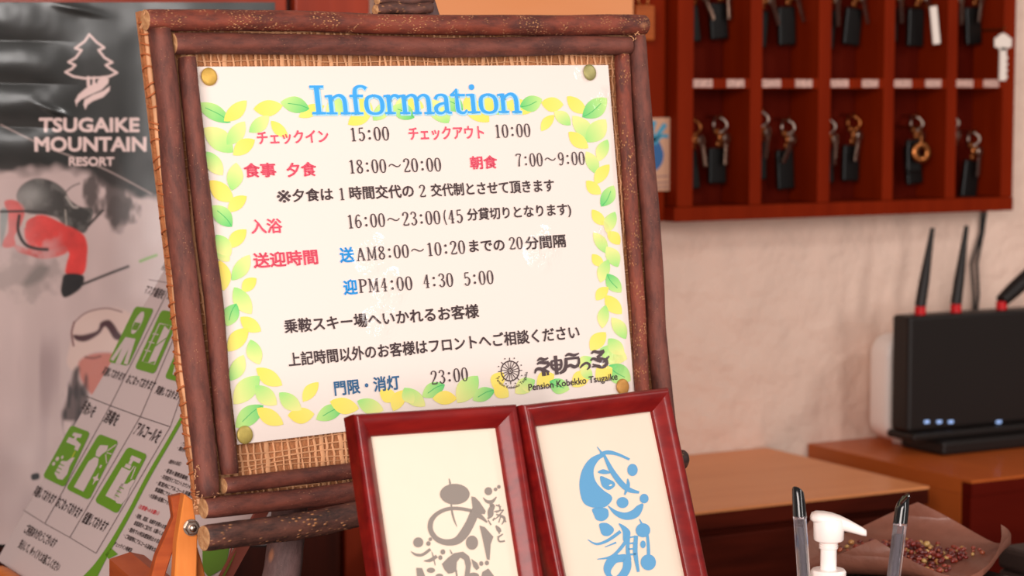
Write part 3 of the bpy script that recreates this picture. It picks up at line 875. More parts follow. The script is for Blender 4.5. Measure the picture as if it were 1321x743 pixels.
for i in (1,):
    a_, c_ = cs[i], cs[i + 1]
    w_ = LA * .0016
    v8 = [a_ - w_, a_ + w_, c_ + w_, c_ - w_]
    b.add([tuple(p + nL * .0015) for p in v8] + [tuple(p - nL * .006) for p in v8], [(0, 1, 2, 3), (4, 7, 6, 5), (0, 4, 5, 1), (1, 5, 6, 2), (2, 6, 7, 3), (3, 7, 4, 0)])
b.build('edge_trim', basic('brown_trim', rgb(150, 80, 66), rough=.5), t)
GRN = rgb(98, 152, 30); INK = rgb(44, 36, 38); WHT = rgb(206, 192, 190); GRY = rgb(120, 108, 108)
pr = Print()
s3 = (.4078, 0, 440); s8 = (.2289, 130, 330); s2 = (.2154, 110, 480); s9 = (.1926, 120, 600); s5 = (.3272, 0, 500)
A_ = crop(*s3, [(275, 175), (350, 205), (445, 240), (540, 272)]); B_ = crop(*s3, [(75, 535), (143, 578), (222, 622), (305, 672)])
pr.ribbon(A_, INK, 1, w=.9, smooth=False); pr.ribbon(B_, GRY, 1, w=.9, smooth=False)
Z_ = [(192, 361), (222, 366), (252, 372), (280, 378)]
pr.ribbon(Z_, GRY, 1, w=.8, smooth=False)
for i in range(1, 4): pr.ribbon([A_[i], B_[i]], GRY, 1, w=.8, smooth=False); pr.ribbon([A_[i], Z_[i]], GRY, 1, w=.8, smooth=False)


def quad(q, u, v):
    q = [np.array(p) for p in q]; return tuple((q[0] * (1 - u) + q[1] * u) * (1 - v) + (q[3] * (1 - u) + q[2] * u) * v)


def icon(q, shapes):
    pts = []
    for cx, cy, a0 in ((.86, .06, -90), (.86, .94, 0), (.14, .94, 90), (.14, .06, 180)):
        for k in range(6):
            a = math.radians(a0 + k * 18); pts.append(quad(q, cx + .14 * math.cos(a), cy + .06 * math.sin(a)))
    pr.poly(pts, GRN, 1)
    for sh in shapes:
        kind, pp, c_ = sh[0], sh[1], sh[2]
        if kind == 'p': pr.poly([quad(q, *p) for p in pp], c_, sh[3] if len(sh) > 3 else 2)
        if kind == 'e':
            cx, cy, rx, ry = pp; pr.poly([quad(q, cx + rx * math.cos(a * .314), cy + ry * math.sin(a * .314)) for a in range(20)], c_, sh[3] if len(sh) > 3 else 2)
        if kind == 'l': pr.ribbon([quad(q, *p) for p in pp], c_, 3, w=1.3, smooth=False)


I = {}
I['a'] = crop(*s8, [(198, 286), (302, 300), (157, 622), (45, 600)])
I['b'] = crop(*s8, [(345, 306), (455, 325), (305, 668), (193, 636)])
I['c'] = crop(*s8, [(515, 345), (625, 365), (475, 722), (362, 690)])
I['d'] = crop(*s3, [(226, 266), (287, 290), (205, 464), (136, 430)])
I['e'] = crop(*s3, [(315, 294), (377, 318), (283, 504), (210, 468)])
I['f'] = crop(*s3, [(406, 335), (468, 360), (373, 548), (300, 508)])
icon(I['a'], [('e', (.52, .27, .2, .2), WHT), ('p', [(.36, .27), (.68, .27), (.66, .40), (.38, .40)], GRN, 3), ('l', [(.36, .31), (.68, .31)], WHT), ('l', [(.36, .355), (.68, .355)], WHT),
              ('p', [(.25, .54), (.78, .54), (.95, .98), (.76, .98), (.66, .72), (.62, 1.0), (.36, 1.0), (.34, .72), (.22, .97), (.05, .95)], WHT)])
icon(I['b'], [('l', [(.22, .22), (.82, .22), (.82, .86), (.22, .86), (.22, .22)], WHT), ('p', [(.5, .24), (.82, .3), (.82, .8), (.5, .86)], WHT), ('l', [(.1, .4), (.4, .4)], WHT), ('l', [(.1, .54), (.4, .54)], WHT), ('l', [(.1, .68), (.4, .68)], WHT), ('l', [(.45, .6), (.85, .42)], GRN)])
icon(I['c'], [('p', [(.2, .75), (.5, .6), (.8, .7), (.7, .9), (.3, .92)], WHT)])
hand = lambda x, y: [('p', [(x - .22, y - .10), (x, y - .13), (x + .12, y - .22), (x + .24, y - .24), (x + .2, y - .08), (x + .26, y + .06), (x + .18, y + .18), (x - .02, y + .2), (x - .24, y + .14)], WHT),
                     ('l', [(x - .22, y - .04), (x - .02, y - .04)], GRN), ('l', [(x - .24, y + .03), (x - .04, y + .03)], GRN), ('l', [(x - .22, y + .10), (x - .04, y + .10)], GRN)]
icon(I['d'], [('p', [(.3, .10), (.7, .08), (.7, .14), (.55, .16), (.55, .2), (.85, .24), (.85, .36), (.68, .36), (.66, .3), (.2, .3), (.2, .2), (.44, .2), (.44, .16), (.3, .16)], WHT),
              ('l', [(.76, .38), (.76, .5)], rgb(190, 200, 60)), ('e', (.2, .62, .07, .04), WHT), ('e', (.16, .72, .06, .035), WHT), ('e', (.36, .56, .05, .03), WHT)] + hand(.62, .72))
icon(I['e'], [('p', [(.32, .16), (.66, .12), (.72, .2), (.6, .28), (.55, .34), (.38, .34), (.3, .26)], WHT), ('p', [(.38, .36), (.56, .36), (.66, .46), (.66, .92), (.24, .92), (.24, .46)], WHT),
              ('l', [(.75, .2), (.98, .06)], WHT), ('l', [(.75, .23), (1.0, .22)], WHT), ('l', [(.75, .26), (.98, .38)], WHT), ('p', [(.86, .55), (.9, .63), (1.0, .66), (.9, .69), (.86, .78), (.82, .69), (.72, .66), (.82, .63)], WHT), ('e', (.8, .46, .04, .03), WHT)])
icon(I['f'], [('p', [(.38, .10), (.86, .10), (.86, .17), (.56, .17), (.56, .24), (.42, .24), (.42, .17), (.38, .16)], WHT), ('p', [(.34, .25), (.6, .25), (.6, .31), (.34, .31)], WHT), ('p', [(.26, .33), (.68, .33), (.68, .84), (.26, .84)], WHT),
              ('l', [(.72, .24), (.66, .4)], WHT), ('l', [(.8, .24), (.86, .44)], WHT)] + hand(.8, .66))


def lt(s, p0, p1, h, c=INK, bold=.02, cr=None, g=1.5):
    q = crop(*cr, [p0, p1]); k = cr[0]
    pr.text(s, q[0], q[1], 1, c, up=(.55 * h * k * g, -h * k * g), bold=bold, layer=1, res=1)


lt('マスク着用を', (240, 215), (346, 248), 36, cr=s8)
lt('実施して', (340, 80), (378, 90), 34, cr=s8); lt('換気を', (372, 246), (420, 256), 34, cr=s8)
lt('実施しております', (2, 672), (122, 712), 34, cr=s8)
lt('おこなっております', (138, 718), (292, 762), 34, cr=s8)
lt('実施しております', (416, 130), (556, 176), 34, cr=s2)
lt('手洗いを', (312, 98), (362, 122), 32, cr=s5)
lt('消毒を', (105, 300), (178, 330), 52, cr=s2)
lt('アルコールを', (285, 375), (428, 430), 52, cr=s2)
lt('実施しております', (128, 425), (207, 466), 28, cr=s5)
lt('おこなっております', (217, 470), (308, 520), 28, cr=s5)
lt('設置しております', (258, 575), (330, 608), 24, cr=s3)
lt('ご利用ありがとうございます', (92, 575), (212, 636), 26, cr=s5)
lt('安心して、ゆっくりとお過ごしください', (70, 632), (226, 730), 24, cr=s5)
RED = rgb(214, 50, 64)
for (x, y, x2_, y2_, s_, sc) in [(585, 400, 640, 420, '・フロント', s2), (570, 440, 650, 470, '・アルコール消毒', s2), (548, 468, 650, 500, '・館内の換気を', s2), (497, 548, 570, 566, '〈館内の対応〉', s2),
                                (478, 48, 660, 118, '・客室の清掃消毒時、ア', s9), (452, 90, 665, 170, '・共用部分とフロントカウンター', s9), (420, 132, 668, 222, '・客室内にアルコール消毒液', s9), (412, 176, 560, 238, '食器類にアルコール', s9), (370, 216, 530, 280, '・大浴場の設備につきまし', s9),
                                (302, 292, 436, 342, '〈お客様へのお願い〉', s9), (280, 352, 500, 440, '・発熱、風邪、体調不良等のお客様', s9), (272, 402, 478, 482, '体温測定のご協力を、お願いします', s9), (232, 444, 468, 540, '・館内での飛沫感染防止のお願い', s9), (202, 486, 445, 600, '・ご来館時にアルコール消毒をお願い', s9), (138, 540, 255, 590, 'チェックイン時検温', s9)]:
    lt(s_, (x, y), (x2_, y2_), 26 if sc is s9 else 22, c=RED if 'お願い〉' in s_ else INK, bold=.02, cr=sc, g=1.15)
gp = crop(*s3, [(600, 205, 12), (540, 310, 12), (470, 430, 13), (410, 545, 13), (350, 650, 16), (310, 715, 26), (280, 760, 44)])
pr.ribbon(gp, GRN, 1)
gp2 = crop(*s3, [(345, 690), (335, 676), (352, 655), (375, 675)]); pr.poly(gp2, GRN, 1)
pr.poly([(262, 700), (300, 690), (292, 732), (270, 745), (262, 735)], rgb(90, 140, 40), 1)
pr.ribbon([(303, 690), (296, 720), (284, 745)], rgb(150, 60, 50), 2, w=1.6); pr.ribbon([(308, 700), (296, 728), (286, 748)], rgb(96, 120, 30), 2, w=5)
pr.build('printed_notice', LEAF, vmat('notice_ink', rough=.6), t, base=.0004, step=.0001)

# ================================================================== RUSTIC SIGN BOARD
M_bark1 = bark('purple_brown_bark', rgb(118, 60, 46), rgb(76, 36, 28), rgb(206, 150, 112), sscale=720, amount=.11)
M_bark2 = bark('reddish_bark', rgb(132, 58, 38), rgb(82, 34, 24), rgb(214, 150, 100), sscale=760, amount=.26)
M_bark3 = bark('dark_rough_bark', rgb(104, 62, 50), rgb(46, 26, 22), rgb(190, 130, 84), sscale=430, amount=.24)
M_bark4 = bark('grey_bark', rgb(112, 84, 82), rgb(84, 60, 58), rgb(150, 120, 112), sscale=600, amount=.12, rough=.7)
M_cut = basic('cut_wood_end', rgb(206, 158, 112), rough=.8, c2=rgb(164, 112, 72), scale=300, bump=.4, bscale=600)


def branch(name, parent, P0, P1, r0, r1, mat, label=None, bend=0.0, seed=0, nseg=46, n=20, knots=(), wild=1.0):
    """a length of branch with uneven bark and sawn ends; its own axis is local X"""
    P0 = Vector(P0); P1 = Vector(P1); d = P1 - P0; L = d.length; X = d.normalized()
    Y = X.cross(BN).normalized(); Z = X.cross(Y)
    r = np.random.RandomState(seed); ph = r.rand(6) * 6.28
    v = []; ii = list(range(nseg + 1))
    for i in ii:
        t_ = i / nseg; x = t_ * L
        rb = r0 + (r1 - r0) * t_
        oy = bend * math.sin(t_ * math.pi) + wild * .0006 * math.sin(t_ * 9 + ph[0]); oz = .0004 * math.sin(t_ * 11 + ph[1])
        kb = sum(a_ * math.exp(-((t_ - tk) / .018) ** 2) for tk, a_ in knots)
        for j in range(n):
            a = 2 * math.pi * j / n
            rr = rb * (1 + wild * .035 * math.sin(t_ * 17 + ph[2] + a) + wild * .03 * math.sin(2 * a + ph[3] + t_ * 6) + .02 * math.sin(3 * a + t_ * 31 + ph[4]) + .02 * wild * (r.rand() - .5))
            if kb: rr += kb * max(0, math.cos(a - 1.2))
            if i in (0, nseg): rr *= .95
            v.append((x, oy + rr * math.cos(a), oz + rr * math.sin(a)))
    f = [[i * n + j, (i + 1) * n + j, (i + 1) * n + (j + 1) % n, i * n + (j + 1) % n] for i in range(nseg) for j in range(n)]
    mi = [0] * len(f)
    for e, s_ in ((0, -1), (nseg, 1)):
        base = len(v); c0 = np.mean(v[e * n:e * n + n], axis=0)
        for fr, push in ((.88, .0003), (.45, .0005)):
            for j in range(n):
                p = np.array(v[e * n + j]); q_ = c0 + (p - c0) * fr; q_[0] += s_ * push + .0003 * (r.rand() - .5); v.append(tuple(q_))
        v.append((c0[0] + s_ * .0004, c0[1], c0[2])); ce = len(v) - 1
        for j in range(n):
            k = (j + 1) % n
            q0, q1, q2, q3 = e * n + j, e * n + k, base + k, base + j
            q4, q5 = base + n + j, base + n + k
            fs = [[q0, q1, q2, q3], [q3, q2, q5, q4], [q4, q5, ce]]
            for g in fs:
                f.append(g if s_ < 0 else g[::-1]); mi.append(1)
    me = bpy.data.meshes.new(name); me.from_pydata(v, [], f); me.materials.append(mat); me.materials.append(M_cut)
    me.polygons.foreach_set('material_index', mi); me.polygons.foreach_set('use_smooth', [m_ == 0 for m_ in mi]); me.update()
    ob = bpy.data.objects.new(name, me); COL.objects.link(ob)
    W = Matrix(((X.x, Y.x, Z.x, P0.x), (X.y, Y.y, Z.y, P0.y), (X.z, Y.z, Z.z, P0.z), (0, 0, 0, 1)))
    if parent is not None:
        ob.parent = parent; ro = Vector(ROOT[parent.name]); W = Matrix.Translation(-ro) @ W
    ob.matrix_world = W if parent is None else W
    if parent is not None: ob.matrix_basis = W
    if label: ob['label'] = label
    return ob


def rad(px, P): return px / 2 / FP * float((np.array(P) - CAM) @ FWD)


sign_base = BOARD.p(560, 700, -.004)
sign = root('rustic_sign_board', tuple(BOARD.p(545, 640, -.004)), 'rustic sign board framed with doubled brown branches on woven straw', 'sign')
OFFS = .0035
for (u0, v0, u1, v1, w0, w1, mt, off, sd, bd, kn) in [
    (187, 25, 831, 33.5, 28, 26, M_bark2, OFFS, 1, .0006, ((.33, .0006),)),
    (222, 56, 810, 59.5, 29, 23.5, M_bark1, OFFS, 2, .0008, ((.53, .0006),)),
    (205, 38, 268, 640, 31.5, 32, M_bark1, OFFS, 3, 0, ()),
    (241, 74, 297, 611, 24.5, 25, M_bark1, OFFS, 4, 0, ((.75, .0004),)),
    (822, 47, 862, 590, 24, 27, M_bark1, OFFS, 5, .0010, ((.72, .0006),)),
    (802, 71, 832, 556, 20, 19, M_bark2, OFFS - .0008, 6, 0, ()),
    (287, 626, 848, 560, 22, 19, M_bark1, OFFS, 7, 0, ()),
    (262, 657, 868, 583, 28, 24, M_bark1, OFFS, 8, 0, ((.97, .002),)),
]:
    a = BOARD.p(u0, v0, off); c = BOARD.p(u1, v1, off)
    branch('branch_rail', sign, a, c, rad(w0, a), rad(w1, c), mt, bend=bd, seed=sd, knots=kn)
# woven mat
mo = -.0045
corner = [(180, 14), (823, 24), (858, 588), (256, 664)]
b = MB(); pf = [BOARD.p(u, v, mo) for u, v in corner]; pb = [BOARD.p(u, v, mo) - BN * .005 for u, v in corner]
b.add([tuple(p) for p in pf + pb], [(0, 1, 2, 3), (4, 7, 6, 5), (0, 4, 5, 1), (1, 5, 6, 2), (2, 6, 7, 3), (3, 7, 4, 0)])
b.build('backing_panel', basic('brown_fibre_board', rgb(176, 116, 76), rough=.9, var=.2, scale=90, bump=.6, bscale=500), sign)
M_straw = basic('straw_strand', rgb(210, 154, 112), rough=.6, var=.22, scale=60)
o0 = BOARD.p(180, 14, mo); ax = Vector((0.98797, 0.154406, 0.0082614)); ay = -(BN.cross(ax)).normalized()
ay = ay if ay.z < 0 else -ay
Wm = (BOARD.p(823, 24, mo) - o0).dot(ax); Hm = (BOARD.p(256, 664, mo) - o0).dot(ay)
b = MB(); rr_ = random.Random(3)


MC = [BOARD.p(u, v, mo) for u, v in corner]


def mat_at(fx, fy):
    return (MC[0] * (1 - fx) + MC[1] * fx) * (1 - fy) + (MC[3] * (1 - fx) + MC[2] * fx) * fy


x = .003
k = 0
while x < Wm - .004:
    w = rr_.uniform(.0009, .0019); pts = []
    if rr_.random() < .2: w = .003
    wob = rr_.uniform(-.0015, .0015)
    for i in range(57):
        z = .0011 + .0005 * (1 if (i + k) % 2 else -1)
        xx = x + wob * math.sin(i * .3 + k) + rr_.uniform(-.0002, .0002)
        c0 = mat_at(min(max(xx / Wm, .004), .99), i / 56) + BN * z
        pts += [c0 - ax * w / 2, c0 + BN * .0006, c0 + ax * w / 2]
    b.add([tuple(p) for p in pts], [[3 * i + j, 3 * i + j + 1, 3 * i + j + 4, 3 * i + j + 3] for i in range(56) for j in (0, 1)])
    x += rr_.uniform(.0038, .0062); k += 1
tag(b.build('straw_strand', M_straw, sign, smooth=True), kind='stuff')
b = MB(); y = .003; k = 0
while y < Hm - .004:
    w = rr_.uniform(.0004, .0010); pts = []; sl = rr_.uniform(-.003, .003)
    for i in range(73):
        z = .0013 + .0006 * (1 if (i + k) % 2 else -1)
        c0 = mat_at(.003 + .985 * i / 72, min(max((y + sl * i / 72 + .0008 * math.sin(i * .35 + k)) / Hm, .004), .995)) + BN * z
        pts += [c0 - ay * w / 2, c0 + BN * .0005, c0 + ay * w / 2]
    b.add([tuple(p) for p in pts], [[3 * i + j, 3 * i + j + 1, 3 * i + j + 4, 3 * i + j + 3] for i in range(72) for j in (0, 1)])
    y += rr_.choice((.0032, .0048, .006, .0055)); k += 1
tag(b.build('cross_strand', M_straw, sign, smooth=True), kind='stuff')
# bound left edge: a straw cord wrapped with thread
M_cord = basic('straw_cord', rgb(170, 104, 62), rough=.75, var=.3, scale=200, bump=.8, bscale=900)
M_thr = basic('binding_thread', rgb(176, 98, 56), rough=.7)
pts = []; rads = []; pts2 = []
EDG = [(20, 178), (330, 213.5), (500, 229), (652, 250)]
for i in range(60):
    v = 22 + (650 - 22) * i / 59; u = float(np.interp(v, [e[0] for e in EDG], [e[1] for e in EDG])) + .7 * math.sin(i * .7)
    pts.append(BOARD.p(u + 4, v, -.004 + .0004 * math.sin(i))); rads.append(.0019 + .0003 * math.sin(i * 2.3))
    pts2.append(BOARD.p(u + 7.8, v, -.001))
b = MB(); b.tube(pts, rads, 10, jit=.14, seed=4); b.build('edge_cord', M_cord, sign, smooth=True)
b = MB(); b.tube(pts2, [.0015] * 60, 8, jit=.2, seed=9); b.build('edge_cord', M_straw, sign, smooth=True)
b = MB()
for k in range(40):
    t_ = (k + .5) / 40 + rr_.uniform(-.006, .006); i = min(int(t_ * 59), 58); p = Vector(pts[i]).lerp(Vector(pts[i + 1]), t_ * 59 - i)
    al = (Vector(pts[i + 1]) - Vector(pts[i])).normalized(); rr = .0026; ring = []
    for j in range(13):
        a = 2 * math.pi * j / 12; sd = al.cross(BN).normalized()
        ring.append(p + BN * (.0015 + (rr + .0016) * math.cos(a)) + sd * (rr * math.sin(a)) + al * (.0015 * math.sin(a + k)))
    b.tube(ring, .00055, 6, cap=False)
tag(b.build('binding_thread', M_thr, sign, smooth=True), kind='stuff')
b = MB()
for k in range(70):   # frayed fibres at sawn joints
    u, v = rr_.choice(((rr_.uniform(253, 286), rr_.uniform(636, 643)), (rr_.uniform(180, 200), rr_.uniform(14, 40)), (rr_.uniform(811, 831), rr_.uniform(43, 49)), (rr_.uniform(250, 256), rr_.uniform(560, 660))))
    p = BOARD.p(u, v, rr_.uniform(.003, .009)); q = p + Vector((rr_.uniform(-.002, .002), rr_.uniform(-.001, .001), rr_.uniform(-.002, .002)))
    b.tube([p, (p + q) / 2 + BN * .0006, q], .00028, 5)
tag(b.build('frayed_fibre', M_straw, sign), kind='stuff')

# ---- branch easel that carries the sign
ez = .8
easel = root('branch_easel', (.62, 1.24, ez), 'easel of thick grey branches carrying the rustic sign', 'easel')
a = BOARD.p(263, 694.5, .004); c = BOARD.p(880, 592, .004)
branch('crossbar', easel, a, c, rad(34, a), rad(27, c), M_bark3, label='dark knobbly crossbar with pale sawn end', seed=21, wild=2.2, nseg=110, n=28, knots=((.1, .0008), (.22, .0009), (.3, .0007), (.16, .0006)))
LEG = Plane(BOARD.o - BOARD.n * .034, BOARD.n)
p1 = LEG.p(366, 700); p2 = LEG.p(359, 743); d = (p2 - p1).normalized()
foot = p1 + d * ((p1.z - ez - .018) / -d.z); top = LEG.p(505, -30)
mid = LEG.p(378, 640)
branch('leg', easel, foot, mid, rad(52, foot), rad(46, mid), M_bark4, seed=22, nseg=24)
branch('leg', easel, mid, top, rad(46, mid), rad(30, top), M_bark4, seed=23, nseg=24)
fr_ = LEG.p(800, 743); fr_.z = ez + .018
branch('leg', easel, fr_, LEG.p(535, -30), .011, .008, M_bark4, seed=24)
t1 = LEG.p(520, 0); bk_ = Vector((t1.x + .22, 1.42, ez + .012))
branch('rear_leg', easel, bk_, t1 - BN * .022, .010, .008, M_bark4, seed=25)
a = BOARD.p(484, 12, -.012); c = BOARD.p(556, 11, -.012)
branch('top_crosspiece', easel, a, c, rad(15, a), rad(15, c), M_bark3, seed=26, nseg=16)
a = BOARD.p(486, 0, -.014); c = BOARD.p(557, -1, -.014)
branch('top_crosspiece', easel, a, c, rad(14, a), rad(14, c), M_bark3, seed=27, nseg=16)

# ================================================================== THE INFORMATION SHEET
SH = [(250, 86), (784.5, 84), (818.8, 511), (306, 573.5)]
sheet = root('information_sheet', tuple(BOARD.p(560, 545)), 'laminated white information sheet with leaf border pinned on the sign', 'sheet')
M_paper = laminate('laminated_paper', rgb(240, 226, 217))
M_ink = laminate('laminated_ink', vcol=True)
b = MB(); N = 24; vv = []
top_e = lambda t_: (SH[0][0] + (SH[1][0] - SH[0][0]) * t_, SH[0][1] + (SH[1][1] - SH[0][1]) * t_)
bot_e = lambda t_: (SH[3][0] + (SH[2][0] - SH[3][0]) * t_, SH[3][1] + (SH[2][1] - SH[3][1]) * t_)
for off in (0, -.0005):
    for i in range(N + 1):
        for j in range(N + 1):
            p = top_e(j / N); q = bot_e(j / N); t_ = i / N
            vv.append(tuple(BOARD.p(p[0] + (q[0] - p[0]) * t_, p[1] + (q[1] - p[1]) * t_, off)))
n2 = (N + 1) ** 2; ff = []
for i in range(N):
    for j in range(N):
        a = i * (N + 1) + j; ff.append([a, a + N + 1, a + N + 2, a + 1]); ff.append([n2 + a, n2 + a + 1, n2 + a + N + 2, n2 + a + N + 1])
for i in range(N):
    for (a, c) in ((i, i + 1), (N * (N + 1) + i + 1, N * (N + 1) + i), ((i + 1) * (N + 1), i * (N + 1)), (i * (N + 1) + N, (i + 1) * (N + 1) + N)):
        ff.append([a, c, n2 + c, n2 + a])
mesh_obj('sheet', vv, ff, M_paper, sheet)

YEL = (rgb(252, 226, 100), rgb(246, 232, 120)); G1 = (rgb(158, 226, 128), rgb(238, 236, 150)); G2 = (rgb(96, 206, 116), rgb(196, 234, 140))
leafs = []


def lf(cr, items):
    for (kind, x0, y0, x1, y1, w) in items:
        q = crop(*cr, [(x0, y0), (x1, y1)]); leafs.append((kind, q[0], q[1], w))


lf((.1616, 250, 80), [(2, 292, 484, 20, 330, 10), (0, 240, 472, 420, 308, 9.5), (0, 475, 375, 708, 350, 10.5), (0, 1040, 350, 835, 440, 8), (2, 922, 376, 690, 320, 10.5), (1, 440, 560, 598, 430, 9), (0, 615, 470, 750, 600, 7),
                       (1, 310, 722, 80, 525, 13.5), (1, 262, 660, 405, 475, 10), (0, 485, 620, 312, 743, 9.5)])
lf((.1362, 400, 90), [(1, 340, 290, 150, 430, 11), (0, 440, 250, 590, 420, 9), (0, 358, 520, 585, 350, 10), (1, 595, 480, 745, 300, 9), (1, 1000, 270, 800, 360, 9), (0, 900, 270, 1075, 360, 8), (2, 985, 455, 770, 350, 10.5), (1, 1310, 505, 1110, 290, 11.5)])
lf((.1346, 560, 90), [(2, 275, 388, 90, 275, 10), (1, 135, 510, 20, 350, 9), (0, 525, 500, 275, 300, 12), (0, 300, 260, 400, 400, 9), (0, 570, 400, 450, 270, 8), (1, 570, 420, 700, 300, 9), (0, 930, 405, 680, 320, 10), (2, 818, 355, 1032, 282, 10.5)])
lf((.1884, 670, 90), [(0, 148, 225, 300, 240, 9.5), (1, 348, 380, 235, 285, 8), (0, 235, 310, 148, 420, 6.5), (0, 325, 182, 458, 298, 8.5), (2, 430, 325, 598, 195, 12), (1, 500, 495, 362, 315, 10.5), (1, 455, 495, 590, 340, 12), (0, 335, 425, 470, 537, 8.5),
                       (1, 602, 478, 540, 628, 8), (1, 530, 715, 455, 560, 8)])
lf((.175, 730, 200), [(0, 318, 70, 212, 215, 8), (0, 148, 190, 257, 288, 7.5), (2, 258, 380, 350, 225, 9), (0, 190, 403, 292, 517, 7), (1, 360, 418, 298, 575, 8), (0, 395, 660, 305, 565, 7.5), (1, 300, 725, 200, 570, 7.5)])
lf((.175, 740, 320), [(1, 325, 140, 240, -10, 9), (0, 135, 45, 218, 132, 6.5), (1, 252, 85, 195, 255, 8), (2, 243, 190, 348, 328, 9), (0, 252, 288, 163, 385, 7), (0, 232, 348, 353, 486, 9), (1, 235, 420, 208, 592, 7.5), (1, 383, 670, 278, 512, 8.5)])
lf((.1346, 670, 430), [(0, 825, -10, 678, 165, 9.5), (1, 770, 150, 1030, 245, 13), (1, 850, 50, 1000, 200, 9), (2, 850, 310, 1062, 455, 13), (1, 690, 230, 570, 330, 8), (0, 885, 330, 730, 440, 11), (0, 330, 392, 165, 500, 10), (2, 285, 460, 475, 540, 10), (0, 670, 370, 505, 510, 10), (1, 690, 440, 580, 330, 7)])
lf((.1211, 520, 450), [(1, 8, 418, 232, 612, 9.5), (2, 440, 380, 200, 510, 9.5), (0, 570, 530, 310, 530, 9), (1, 792, 288, 575, 575, 13), (2, 972, 440, 735, 545, 9), (0, 1060, 250, 960, 420, 9), (0, 970, 380, 1120, 512, 9), (1, 1400, 330, 1190, 472, 10), (1, 1300, 300, 1330, 470, 6)])
lf((.1346, 390, 460), [(0, 150, 245, 3, 432, 8), (2, 392, 485, 128, 602, 10), (0, 262, 430, 538, 500, 10.5), (1, 523, 425, 775, 515, 10), (0, 738, 325, 905, 412, 9), (0, 970, 320, 868, 520, 9), (1, 975, 298, 1060, 450, 8)])
lf((.1884, 285, 440), [(0, 455, 508, 637, 500, 10.5), (0, 240, 185, 417, 303, 10), (1, 262, 238, 85, 432, 13), (1, 232, 305, 380, 437, 11), (2, 287, 440, 98, 592, 12), (0, 243, 460, 425, 570, 10), (1, 396, 353, 548, 472, 10), (1, 62, 272, 152, 95, 9.5), (1, 200, -10, 262, 160, 10)])
lf((.1884, 265, 320), [(0, 345, 206, 250, 300, 8), (1, 195, 268, 312, 452, 11), (2, 210, 380, 145, 535, 10.5), (0, 237, 473, 378, 570, 9), (0, 290, 548, 152, 708, 10.5), (1, 178, 222, 300, 47, 9.5), (0, 95, 85, 125, 292, 13), (1, 80, -10, 160, 92, 8)])
lf((.1883, 255, 190), [(1, 60, 30, 168, 192, 10), (1, 232, 297, 262, 106, 10.5), (0, 80, 228, 242, 372, 11), (0, 332, 335, 205, 442, 8.5), (2, 232, 545, 95, 400, 11), (0, 330, 563, 213, 690, 9), (1, 125, 600, 222, 743, 11)])
pr = Print()


def mixc(a, b_, t_): return tuple(a[i] * (1 - t_) + b_[i] * t_ for i in range(3)) + (1,)


for q, (kind, p0, p1, hw) in enumerate(leafs):
    cp = (YEL, G1, G2)[kind]; p0 = np.array(p0); p1 = np.array(p1); d = p1 - p0; L = np.linalg.norm(d); d = d / L; nn = np.array([-d[1], d[0]])
    K = 12; V = []; C = []
    for i in range(K + 1):
        t_ = i / K; w = hw * (math.sin(math.pi * t_) ** .78) if 0 < i < K else .1
        cc = p0 + d * L * t_ + nn * (1.2 * math.sin(math.pi * t_))
        for sgn, sh in ((-1, .0), (0, .06), (1, .22)):
            V.append(cc + nn * w * sgn)
            tt = min(1, max(0, t_ * 1.05 + (sh if kind else 0) - .05)); C.append(mixc(cp[0], cp[1], tt))
    pr.raw([tuple(v) for v in V], [[3 * i + j, 3 * i + j + 1, 3 * i + j + 4, 3 * i + j + 3] for i in range(K) for j in (0, 1)], C, q * .09)
    if kind == 2:
        pr.ribbon([tuple(p0 + d * L * .05 + nn * .5), tuple(p0 + d * L * .35 + nn * 2), tuple(p0 + d * L * .75 + nn * .5)], rgb(70, 180, 100), q * .09 + .05, w=.9)
pr.build('leaf_border', BOARD, M_ink, sheet, base=.0003, step=.00002)


def lean(x): return .117 - .036 * (x - 280) / 520


DARK = rgb(78, 62, 64); PINK = rgb(244, 96, 120); SKY = rgb(50, 170, 244); STEEL = rgb(66, 116, 160)
TITLE = rgb(60, 166, 238)


def line(items):
    pr = Print()
    for (s, p0, p1, h, c, bold) in items:
        pr.text(s, p0, p1, h, c, bold=0 if s == '1' else bold, layer=1, lean=lean(p0[0]))
    return pr.build('text_line', BOARD, M_ink, sheet, base=.0005, step=.00005)


